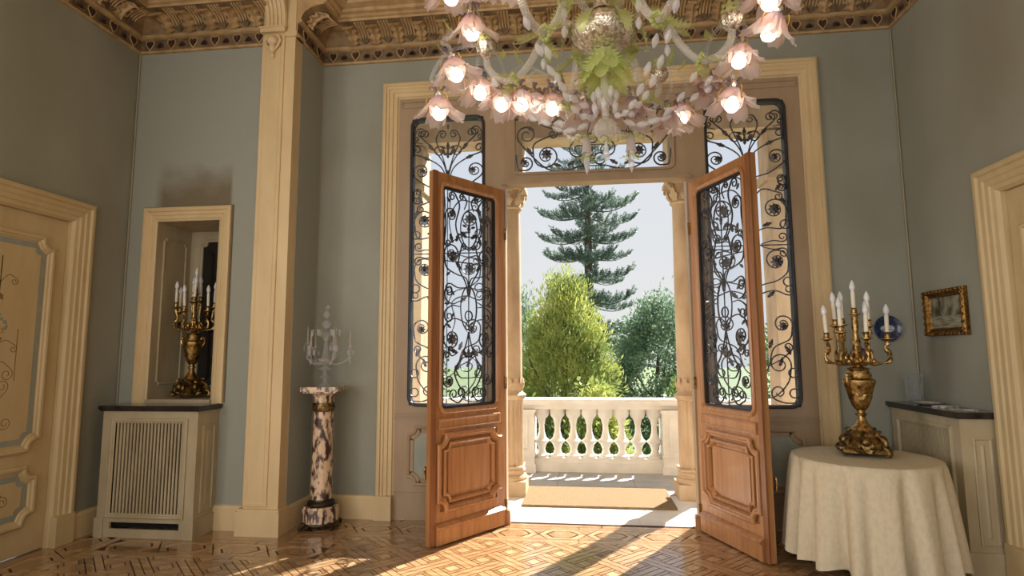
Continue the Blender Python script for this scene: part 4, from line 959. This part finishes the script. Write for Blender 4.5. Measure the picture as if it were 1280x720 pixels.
for k in range(5): b.grid(lambda u,v: ((.008+.03*v)*math.cos(u*1.1), (.008+.03*v)*math.sin(u*1.1), -.60-.012*math.sin(PI*v)), 3, 4, RZ(k*2*PI/5))
b.build('finial_leaf', 'green_glass', ch)
MB().lathe([(.0,-.72),(.012,-.71),(.02,-.685),(.012,-.655),(.006,-.60)], 10).build('finial_drop', 'milky_drop', ch)
def lobed_leaf(L, W, curl, mt='green_glass', nm='glass_leaf', teeth=7):
    def fn(u, v):
        s = (u-.5)*2; wd = W*math.sin(PI*(.08+.9*v))**.7*(1+.28*math.cos(v*teeth*2*PI)); q = v*L
        return (s*wd, curl*L*v*v+.25*wd*s*s+.006*math.cos(v*teeth*2*PI)*abs(s), -q)
    return MB().grid(fn, 7, 22).mesh(nm, mt)
LF1, LF2, LF3 = lobed_leaf(.20,.055,.35), lobed_leaf(.12,.03,.6), lobed_leaf(.16,.045,-.5)
for k in range(8):
    a = k*PI/4+.2
    link('glass_leaf', LF1, ch, RZ(a) @ T(0,.045,-.11) @ RX(.25))
    link('glass_leaf', LF1, ch, RZ(a+.39) @ T(0,.07,-.17) @ RX(.1) @ SC(.8,.8,.8))
for k in range(6): link('glass_leaf', LF1, ch, RZ(k*PI/3) @ T(0,.10,.20) @ RX(PI*.9) @ SC(1.1,1.1,1.1)); link('glass_leaf', LF3, ch, RZ(k*PI/3+.5) @ T(0,.15,.05) @ RX(.9))
def petal_mesh(kind):
    def fn(u, v):
        s = (u-.5)*2
        if kind == 0:   # long falling petal with ruffled, flared tip
            ang = s*.62*(.45+.75*math.sin(PI*min(1,.15+.75*v))); r = .018+.050*math.sin(PI*.5*min(1,v*1.5))+.055*max(0,v-.55)*2.2+.011*math.sin(s*7+v*6)*v
            z = -.012-.135*v+.020*s*s*v+.010*math.cos(s*9)*v+.035*max(0,v-.75)
        else:           # shorter inner petal, cupped
            ang = s*.75*(.5+.6*math.sin(PI*min(1,.2+.6*v))); r = .016+.036*math.sin(PI*.5*min(1,v*1.4))-.012*max(0,v-.7)*2+.004*math.sin(s*8)*v; z = -.012-.10*v+.01*s*s*v
        return (r*math.cos(ang), r*math.sin(ang), z)
    return MB().grid(fn, 8, 10).mesh('petal', 'petal_glass')
def sepal_mesh():
    def fn(u, v): s = (u-.5)*2; return (.012+.05*v, s*.016*math.sin(PI*(.1+.8*v)), .004+.03*math.sin(PI*v)-.01*v)
    return MB().grid(fn, 4, 7).mesh('petal', 'petal_glass')
PT0, PT1, PT2 = petal_mesh(0), petal_mesh(1), sepal_mesh()
CAL = MB().lathe([(.006,.03),(.012,.02),(.020,.008),(.024,-.008),(.022,-.03),(.016,-.05),(.014,-.066)], 14).mesh('flower_shade', 'silver_glass')
STM = MB().tube(catmull([(.052,.012,-.02),(.064,.012,-.05),(.060,.012,-.08),(.068,.012,-.095)],3), [.003]*9+[.006], 5).mesh('stamen', 'paint_gold')
BUL = MB().lathe([(.010,-.058),(.015,-.068),(.026,-.084),(.033,-.104),(.031,-.124),(.019,-.137),(0,-.142)], 16).mesh('bulb', 'bulb_lit')
BUO = MB().lathe([(.010,-.05),(.014,-.06),(.022,-.08),(.024,-.095),(.016,-.11),(0,-.116)], 12).mesh('bulb', 'bulb_off')
def lily(pos, rz, tilt, lit=True, s=1.0, stem_from=None, curl=.10):
    """pos = bulb centre relative to chandelier centre"""
    pos = Vector(pos); M = T(*pos) @ RZ(rz) @ RY(tilt) @ T(0,0,.10*s) @ SC(s,s,s)
    f = link('flower_shade', CAL, ch, M)
    for k in range(4):
        link('petal', PT0, f, RZ(k*PI/2+.4)); link('petal', PT1, f, RZ(k*PI/2+1.2))
    for k in range(3): link('petal', PT2, f, RZ(k*2*PI/3+.9)); link('stamen', STM, f, RZ(k*2*PI/3+.2))
    link('bulb', BUL if lit else BUO, f)
    if stem_from is not None:
        a = Vector(stem_from); e = M @ Vector((0,0,.03)); up = Vector((0,0,curl)); d = (e-a); d.z = 0; d = d.normalized()*.05 if d.length > 1e-4 else Vector()
        pts = [a, a*.7+e*.3+up*.6+d*.2, a*.3+e*.7+up*1.1+d*.9, e+up*.55+d*1.0, e+Vector((0,0,.03))+d*.25, e]
        MB().tube(catmull(pts,6), .0105, 7).build('flower_stem', 'crystal', ch)
        tip = pts[2]
        link('glass_leaf', LF2, ch, T(*tip) @ RZ(math.atan2(d.y,d.x)-PI/2) @ RX(2.0) @ SC(.8,.8,.8))
def arm_path(az, k=1.0):
    pr = [(.15,.06),(.24,.09),(.33,.02),(.40,-.11),(.49,-.20),(.58,-.19),(.645,-.12),(.66,-.055)]
    return [Vector((r*k*math.cos(az), r*k*math.sin(az), z)) for r,z in pr]
RIB = lambda n: [.0195*(1+.07*math.cos(i*PI)) for i in range(n)]
arms = [math.radians(a) for a in (-2, 56, 116, 172, 232, 298)]
CUPM = MB().lathe([(.012,-.055),(.03,-.045),(.052,-.02),(.058,.01),(.05,.035),(.035,.045),(.02,.04)], 18, None, lambda a,z: 1+.06*math.cos(9*a)).mesh('arm_cup', 'silver_glass')
LFC = lobed_leaf(.085,.02,.35, teeth=3)
BEAD = MB().lathe([(0,.034),(.007,.027),(.0165,.006),(.016,-.008),(.007,-.027),(0,-.034)], 9).mesh('bead', 'milky_drop')
COL = MB()
for k in range(10): COL.sphere((.03*math.cos(k*PI/5), 0, .03*math.sin(k*PI/5)), .0125, 6, 5)
COLM = COL.mesh('ruffle_collar', 'green_glass')
cups = []
for i, az in enumerate(arms):
    kk = 1.0 if i in (0,3) else .98
    p = arm_path(az, kk); c = catmull(p, 14); MB().tube(c, RIB(len(c)), 9).build('arm', 'crystal_gold', ch)
    cp = p[-1]+Vector((0,0,.055)); cups.append(cp); link('arm_cup', CUPM, ch, T(*cp))
    for q in range(7): link('glass_leaf', LFC, ch, T(*(cp+Vector((0,0,.01)))) @ RZ(q*2*PI/7) @ T(0,.045,0) @ RX(PI*.92))
    for j in (2, 4):
        pt = p[j]; tg = (p[j+1]-p[j-1]).normalized()
        rot_ = Vector((0,1,0)).rotation_difference(tg).to_matrix().to_4x4()
        link('ruffle_collar', COLM, ch, T(*pt) @ rot_)
        link('glass_leaf', LF2, ch, T(*pt) @ RZ(az+PI/2+.6*j) @ T(0,.03,.01) @ RX(.5)); link('glass_leaf', LF2, ch, T(*pt) @ RZ(az-PI/2+.3*j) @ T(0,.03,.01) @ RX(.7))
    link('glass_leaf', LF3, ch, T(*p[1]) @ RZ(az-PI/2) @ T(0,.0,.02) @ RX(.9))
def cl_(i, lst):
    for x, y, z, rz, tl, lit in lst: lily((x,y,z), rz, tl, lit, 1.16, cups[i]+Vector((0,0,.02)), .10 if z > -.22 else .13)
cl_(3, [(-.719,0,.054,-1.6,.25,1),(-.83,.1,-.131,3.0,.25,1),(-.951,.2,-.309,3.2,.05,1),(-.727,.3,-.154,2.2,.12,1),(-.609,.4,-.192,1.4,.2,1),(-.787,-.22,.13,-2,.2,1)])
cl_(0, [(.811,-.15,.015,-.7,.2,1),(.836,-.05,-.092,-.9,.5,1),(.737,.15,-.13,.3,.2,1),(.714,.25,-.336,.6,.15,1),(.611,.35,-.198,1.3,.15,0)])
cl_(1, [(.40,.5,-.349,1.4,-.2,0),(.50,.62,-.25,1.2,.2,1)])
cl_(2, [(-.304,.5,-.191,1.7,.1,1),(-.49,.45,-.176,2.2,.2,1),(-.42,.66,-.10,2.0,.2,1)])
cl_(4, [(-.436,-.56,-.06,-2,.2,1),(-.60,-.42,.05,-2.4,.2,1),(-.25,-.62,.08,-1.5,.2,1)])
cl_(5, [(.50,-.52,.03,-1,.2,1),(.32,-.66,.06,-1.4,.2,1),(.56,-.38,.10,-.5,.2,1)])
for (x,y,z,rz) in ((-.098,.15,-.40,2.2),(.152,.15,-.405,.8)):
    lily((x,y,z), rz, .1, False, 1.15); e = Vector((x,y,z+.12))
    d = Vector((x,y,0)).normalized()
    MB().tube(catmull([Vector((d.x*.02,d.y*.02,-.24)), Vector((d.x*.09,d.y*.09,-.20)), e+d*.05+Vector((0,0,.07)), e+d*.055+Vector((0,0,.02)), e+Vector((0,0,-.01))+d*.015, e-d*.035+Vector((0,0,.02)), e-d*.025+Vector((0,0,.05))],6), .010, 7).build('flower_stem', 'crystal', ch)
    link('glass_leaf', LF2, ch, T(*(e+d*.05+Vector((0,0,.08)))) @ RZ(math.atan2(d.y,d.x)-PI/2) @ RX(1.5) @ SC(.7,.7,.7))
def chain(a, b_, sag, n):
    a = Vector(a); b_ = Vector(b_)
    for i in range(n):
        t = (i+.5)/n; p = a.lerp(b_, t)-Vector((0,0,sag*4*t*(1-t))); q = a.lerp(b_, min(1,t+.02))-Vector((0,0,sag*4*min(1,t+.02)*(1-min(1,t+.02))))
        link('bead', BEAD, ch, T(*p) @ Vector((0,0,-1)).rotation_difference((q-p).normalized()).to_matrix().to_4x4())
for i, az in enumerate(arms):
    p = arm_path(az); rr = Vector((math.cos(az), math.sin(az), 0))
    chain(p[4]-Vector((0,0,.03)), rr*.09+Vector((0,0,-.50)), .13, 6); chain(p[6]-Vector((0,0,.03)), rr*.2+Vector((.05*math.cos(az+1.5),.05*math.sin(az+1.5),-.50)), .10, 6)
    pass
    for j in range(2):
        a = az+j*.5; link('bead', BEAD, ch, T(.06*math.cos(a), .06*math.sin(a), -.36-.07*j))
    chain(p[2]-Vector((0,0,.02)), p[2]-Vector((0,0,.20)), 0, 2)
for (x,y,z) in ((-.10,.12,-.56),(.14,.12,-.56)):      # two drooping bell pendants
    T0 = T(x,y,z)
    MB().lathe([(.006,.03),(.016,.02),(.022,-.01),(.026,-.05),(.03,-.07)], 12, T0, cap=False).build('bell_pendant', 'petal_glass', ch)
    for q in range(5): link('glass_leaf', LFC, ch, T(x,y,z+.03) @ RZ(q*2*PI/5) @ T(0,.01,0) @ RX(.9)); link('glass_leaf', LFC, ch, T(x,y,z-.08) @ RZ(q*2*PI/5+.4) @ T(0,.008,0) @ RX(.8) @ SC(.7,.7,.7))
    MB().lathe([(0,-.19),(.008,-.17),(.018,-.13),(.014,-.10),(.005,-.07)], 8, T0).build('prism_drop', 'milky_drop', ch)
    MB().tube([(x,y,z+.03),(x*.6,y*.6,-.40)], .003, 5).build('wire', 'dark_metal', ch)

# ------------------------------------------------------------------ balcony
dk = struct('balcony_floor', 'grey stone balcony floor beyond the doors', 'grey_stone', MB().box(-4.2,4.4,.5,2.9,-.3,-.012), 'floor')
for ix in range(-4, 5):
    for iy in range(3):
        x0 = CX+(ix-.5)*.9; y0 = .52+iy*.62
        MB().box(x0+.003,x0+.897,y0+.003,y0+.617,-.012,0).build('paving_slab', 'white_stone' if iy < 1 or abs(ix) > 1 else 'grey_stone', dk, False)
b = MB(); b.box(-6, FL+.13, .40, .44, -.2, 5.2); b.box(FR-.13, 6, .40, .44, -.2, 5.2); b.box(FL+.13, FR-.13, .40, .44, FT-.13, 5.2)
struct('house_facade', 'pale stucco outside of the house around the tall window', 'white_stone', b, 'wall')
struct('house_front', 'outer face of the house below the balcony', 'warm_stone', MB().box(-8,8,.2,.42,-2.5,-.2), 'wall')
tag(MB().box(-.625,.905,.56,1.40,.001,.022).build('doormat', 'coir', None, False), 'wide brown coir doormat lying on the balcony', 'doormat')
BY = 2.42
bal = thing('balustrade', 'white marble balustrade with turned balusters at the balcony edge', 'balustrade', (0,BY,0))
b = MB(); b.box(-3.9,4.2,-.20,.20,.86,.905); b.box(-3.9,4.2,-.17,.17,.905,.93); b.box(-3.9,4.2,-.15,.15,.80,.86); b.build('handrail', 'white_stone', bal, False)
b = MB(); b.box(-3.9,4.2,-.14,.14,0,.12); b.box(-3.9,4.2,-.12,.12,.12,.17); b.build('plinth_rail', 'white_stone', bal, False)
bp = MB().lathe([(.105,.17),(.105,.20),(.06,.215),(.042,.27),(.065,.335),(.10,.37),(.10,.385),(.062,.42),(.038,.50),(.036,.58),(.055,.66),(.09,.70),(.10,.735),(.10,.80)], 18).mesh('baluster', 'white_stone')
for bay in (-1, 0, 1):
    x0 = .19+bay*2.42
    for k in range(8): link('baluster', bp, bal, T(x0-.735+.21*k, 0, 0))
for s in range(4):
    xc = .19+(s-1.5)*2.42; b = MB(); b.box(xc-.39,xc+.39,-.20,.20,0,.80); b.box(xc-.41,xc+.41,-.225,.225,0,.10); b.box(xc-.40,xc+.40,-.212,.212,.20,.23); b.box(xc-.41,xc+.41,-.22,.22,.76,.80)
    b.mould(rect(xc-.31,xc+.31,.29,.72), [(0,0),(0,.008),(.012,.01),(.02,0)], XYZ((0,-.20,0),(1,0,0),(0,0,1),(0,-1,0))); b.build('pier', 'white_stone', bal, False)
def column(label, x, y):
    c = thing('loggia_column', label, 'column', (x,y,0), 0, 'loggia columns')
    b = MB(); b.box(-.175,.175,-.175,.175,0,.16); b.lathe([(.175,.16),(.18,.185),(.168,.21),(.15,.215),(.148,.235),(.158,.25),(.158,.27),(.145,.285)], 28); b.box(-.145,.145,-.145,.145,.285,.31); b.build('base', 'warm_stone', c, False)
    b = MB(); b.lathe([(.136,.31),(.134,1.02)], 96, None, lambda a,z: 1-.07*max(0,math.cos(16*a))**.6); b.build('fluted_drum', 'warm_stone', c, True, 25)
    MB().lathe([(.135,1.02),(.15,1.03),(.168,1.05),(.172,1.075),(.155,1.09),(.14,1.10),(.136,1.11)], 28).build('drum_ring', 'warm_stone', c)
    MB().lathe([(.130,1.10),(.128,1.5),(.122,2.4),(.115,3.18)], 32).build('shaft', 'warm_stone', c)
    b = MB()
    for k in range(12): leaf_bump(b, RZ(k*PI/6) @ T(.130,0,1.13) @ RZ(PI/2), 1.7)
    for k in range(12): leaf_bump(b, RZ(k*PI/6+.26) @ T(.131,0,1.12) @ RZ(PI/2), 1.1)
    b.build('leaf_collar', 'warm_stone', c)
    b = MB(); b.lathe([(.122,3.18),(.14,3.19),(.14,3.205),(.125,3.215),(.13,3.3),(.165,3.40)], 24); b.box(-.19,.19,-.19,.19,3.40,3.45); b.build('capital', 'warm_stone', c, False)
    for k in range(8): b = MB(); leaf_bump(b, RZ(k*PI/4) @ T(.128,0,3.21) @ RZ(PI/2) @ RX(.25), 1.9); b.build('capital_leaf', 'warm_stone', c)
    for k in range(4):
        b = MB(); b.tube([Vector((p.x,0,p.y)) for p in scroll([(.10,3.25),(.14,3.32),(.19,3.385)], r1=.03, turn1=-1)], .016, 6, RZ(PI/4+k*PI/2)); b.build('volute', 'warm_stone', c)
    MB().box(-.17,.17,-.18,.18,3.45,3.98).build('impost_block', 'warm_stone', c, False)
column('carved stone loggia column by the door leaf near the pedestal', -.795, 1.10)
column('carved stone loggia column by the door leaf near the table', 1.16, 1.10)
def pier(name, label, x0, x1):
    p = thing(name, label, 'pier', (0,0,0), 0, 'loggia piers', 'structure')
    b = MB(); b.box(x0,x1,.95,1.30,0,3.95); b.build('shaft', 'warm_stone', p, False)
    MB().box(x0-.04,x1+.04,.91,1.34,0,.3).build('base', 'warm_stone', p, False); MB().box(x0-.03,x1+.03,.92,1.33,3.4,3.5).build('cap_moulding', 'warm_stone', p, False)
pier('loggia_pier', 'stone pier outside the sidelight near the pedestal', -2.45, -1.80); pier('loggia_pier', 'stone pier outside the sidelight near the table', 2.06, 2.75)
struct('loggia_beam', 'stone beam over the loggia columns', 'warm_stone', MB().box(-4.2,4.4,.93,1.27,3.98,4.42).box(-4.2,4.4,.88,1.32,4.3,4.36), 'beam')
struct('loggia_ceiling', 'pale plaster ceiling of the loggia', 'white_stone', MB().box(-4.2,4.4,.4,1.4,4.42,4.55), 'ceiling')

# ------------------------------------------------------------------ garden
struct('lawn', 'green garden ground beyond the balustrade', 'lawn', MB().box(-60,60,2.95,140,-2.6,-2.5), 'lawn')
rng = np.random.default_rng(11)
def leaf_cloud(name, cen, nrm, L, W, mt, parent, droop=0.0):
    """one small folded leaf per point; cen (n,3), nrm (n,3) = leaf axis"""
    n = len(cen); d = nrm/np.linalg.norm(nrm,axis=1,keepdims=True); r = rng.normal(size=(n,3)); s = np.cross(d, r); s /= np.linalg.norm(s,axis=1,keepdims=True)
    l = L*rng.uniform(.6,1.3,(n,1)); w_ = W*rng.uniform(.6,1.3,(n,1))
    v = np.stack([cen, cen+d*l*.5+s*w_, cen+d*l-np.array([0,0,1])*droop*l, cen+d*l*.5-s*w_], 1).reshape(-1,3)
    me = bpy.data.meshes.new(name); me.vertices.add(4*n); me.vertices.foreach_set('co', v.astype(np.float32).ravel())
    me.loops.add(4*n); me.loops.foreach_set('vertex_index', np.arange(4*n,dtype=np.int32)); me.polygons.add(n)
    me.polygons.foreach_set('loop_start', np.arange(0,4*n,4,dtype=np.int32)); me.update(calc_edges=True); me.materials.append(MATS[mt])
    return tag(link(name, me, parent), kind='stuff')
def crown_pts(n, ncl, c, rad, clr, top_taper=0.0):
    """points in clumps spread through an ellipsoid"""
    u = rng.normal(size=(ncl,3)); u /= np.linalg.norm(u,axis=1,keepdims=True); q = u*(rng.uniform(.35,1,(ncl,1))**.5)*np.array(rad)
    if top_taper: k = 1-top_taper*np.clip((q[:,2:3]/rad[2]+1)/2,0,1); q[:,:2] *= k
    idx = rng.integers(0,ncl,n); off = rng.normal(size=(n,3))*clr; p = q[idx]+off
    return p+np.array(c), p/np.array(rad)
def tree(name, label, base, h, c, rad, n, ncl, clr, L, W, mt, up=.4, taper=0.0, group='garden trees', trunk=.12):
    t = thing(name, label, 'tree', base, 0, group); bz = base[2]
    hh = c[2]+rad[2]*.3; b = MB(); b.tube(catmull([(0,0,0),(.05,0,hh*.4),(-.04,.05,hh*.75),(0,0,hh)],5), [trunk*(1-.045*i) for i in range(16)], 8)
    for k in range(7): a = k*.9+.3; z = hh*(.35+.07*k); b.tube([(0,0,z),(rad[0]*.35*math.cos(a),rad[1]*.35*math.sin(a),z+.35*rad[2]*.5),(rad[0]*.7*math.cos(a),rad[1]*.7*math.sin(a),z+rad[2]*.5)], [trunk*.4,trunk*.28,trunk*.1], 6)
    b.build('trunk', 'bark', t)
    p, d = crown_pts(n, ncl, c, rad, clr, taper); ax = d*.7+rng.normal(size=p.shape)*.45+np.array([0,0,up])
    leaf_cloud('foliage', p, ax, L, W, mt, t); return t
tree('feathery_tree', 'bright yellow-green feathery tree right behind the balustrade', (-.42,9.0,-2.5), 5.6, (0,0,3.2), (1.62,1.4,2.72), 46000, 520, .15, .15, .014, 'leaf_yellow', .5, .55)
tree('leafy_tree', 'blue-green leafy tree beside the yellow feathery tree', (2.3,12.5,-2.5), 5, (0,0,3.2), (1.75,1.5,2.5), 24000, 260, .17, .12, .034, 'leaf_blue', .1, .3)
tree('feathery_tree', 'grey-green loose tree growing behind the yellow feathery tree', (-2.0,13.5,-2.5), 5, (0,0,3.2), (1.3,1.2,3.0), 12000, 160, .16, .16, .02, 'leaf_blue', .5, .5)
tree('leafy_tree', 'dense dark green tree seen through the glass near the pedestal', (-7.0,15,-2.5), 5, (0,0,3.4), (2.2,1.8,2.6), 14000, 220, .2, .15, .045, 'leaf_green', .1, .2)
tree('leafy_tree', 'dense dark green tree seen through the glass near the table', (8.2,15,-2.5), 5, (0,0,3.4), (2.4,1.8,2.4), 14000, 220, .2, .15, .045, 'leaf_green', .1, .2)
def shrub(label, x, y, rad, n, mt):
    t = thing('shrub', label, 'shrub', (x,y,-2.5), 0, 'garden shrubs'); b = MB()
    for k in range(6): a = k*1.05; b.tube([(0,0,0),(.2*math.cos(a),.2*math.sin(a),1.0),(rad[0]*.6*math.cos(a),rad[1]*.6*math.sin(a),rad[2]*1.6)], [.04,.03,.012], 6)
    b.build('stems', 'bark', t)
    p, d = crown_pts(n, 150, (0,0,rad[2]+.1), rad, .14); leaf_cloud('foliage', p, d*.6+rng.normal(size=p.shape)*.5+np.array([0,0,.3]), .13, .035, mt, t)
shrub('yellow-green shrub seen between the middle balusters', .30, 6.2, (.42,.5,1.62), 7000, 'leaf_yellow'); shrub('green shrub seen between the balusters near the pedestal', -1.5, 6.4, (.42,.5,1.6), 7000, 'leaf_green')
shrub('dark green shrub seen between the balusters near the table', 2.1, 6.6, (.42,.5,1.65), 7000, 'leaf_green')
ar = thing('norfolk_pine', 'tall tiered pine with upswept branches rising above the garden', 'tree', (.42,22,-2.5), 0, 'garden trees')
MB().tube([(0,0,0),(0,0,4),(0,0,9),(0,0,17)], [.30,.25,.18,.04], 10).build('trunk', 'bark', ar)
def branch_mesh(seed):
    r = random.Random(seed); cen = []; ax = []
    def path(t): return Vector((2.1*t, 0, -.30*math.sin(PI*t*.75)+.28*t**3))
    for i in range(46):
        t = .10+.88*i/45; o = path(t); side = r.choice((-1,1)); sp = (1-.55*t)*.50
        e = o+Vector((.10+.12*t, side*r.uniform(.1,1)*sp, r.uniform(.05,.22)))
        d = (e-o).normalized()*.6+Vector((.25,0,.65)); d.normalize(); ln = r.uniform(.26,.5)
        for j in range(26):
            q = j/26; c = o.lerp(e,.6)+d*ln*q; rad = Vector((r.gauss(0,1),r.gauss(0,1),r.gauss(0,1))).normalized()
            cen.append(tuple(c)); ax.append(tuple(d*.8+rad*.75))
    v = []; f = []
    for c, a in zip(cen, ax):
        c = Vector(c); a = Vector(a).normalized(); s = a.orthogonal().normalized(); s.rotate(Matrix.Rotation(r.uniform(0,6.28),3,a)); k = len(v)
        v += [c, c+a*.06+s*.021, c+a*.13, c+a*.06-s*.021]; f.append((k,k+1,k+2,k+3))
    b = MB(); b.v = [tuple(x) for x in v]; b.f = f
    st = [path(i/8) for i in range(9)]; b.tube(st, [.045*(1-.09*i) for i in range(9)], 5)
    return b.mesh('branch', 'leaf_pine', False)
BR_ = [branch_mesh(k) for k in range(4)]; rr_ = random.Random(2); z = 3.0; ti = 0
while z < 16.5:
    s = (1.02 if z < 11 else max(.2,1.02-(z-11)*.14))*rr_.uniform(.88,1.05); n = 8; a0 = rr_.uniform(0,6.28)
    for k in range(n):
        sk = s*rr_.uniform(.78,1.12); link('branch', BR_[rr_.randrange(4)], ar, T(0,0,z+rr_.uniform(-.28,.28)) @ RZ(a0+k*2*PI/n+rr_.uniform(-.15,.15)) @ RY(rr_.uniform(-.05,.08)) @ SC(sk,sk,sk))
    z += rr_.uniform(.85,1.1) if ti % 2 else rr_.uniform(1.0,1.3); ti += 1
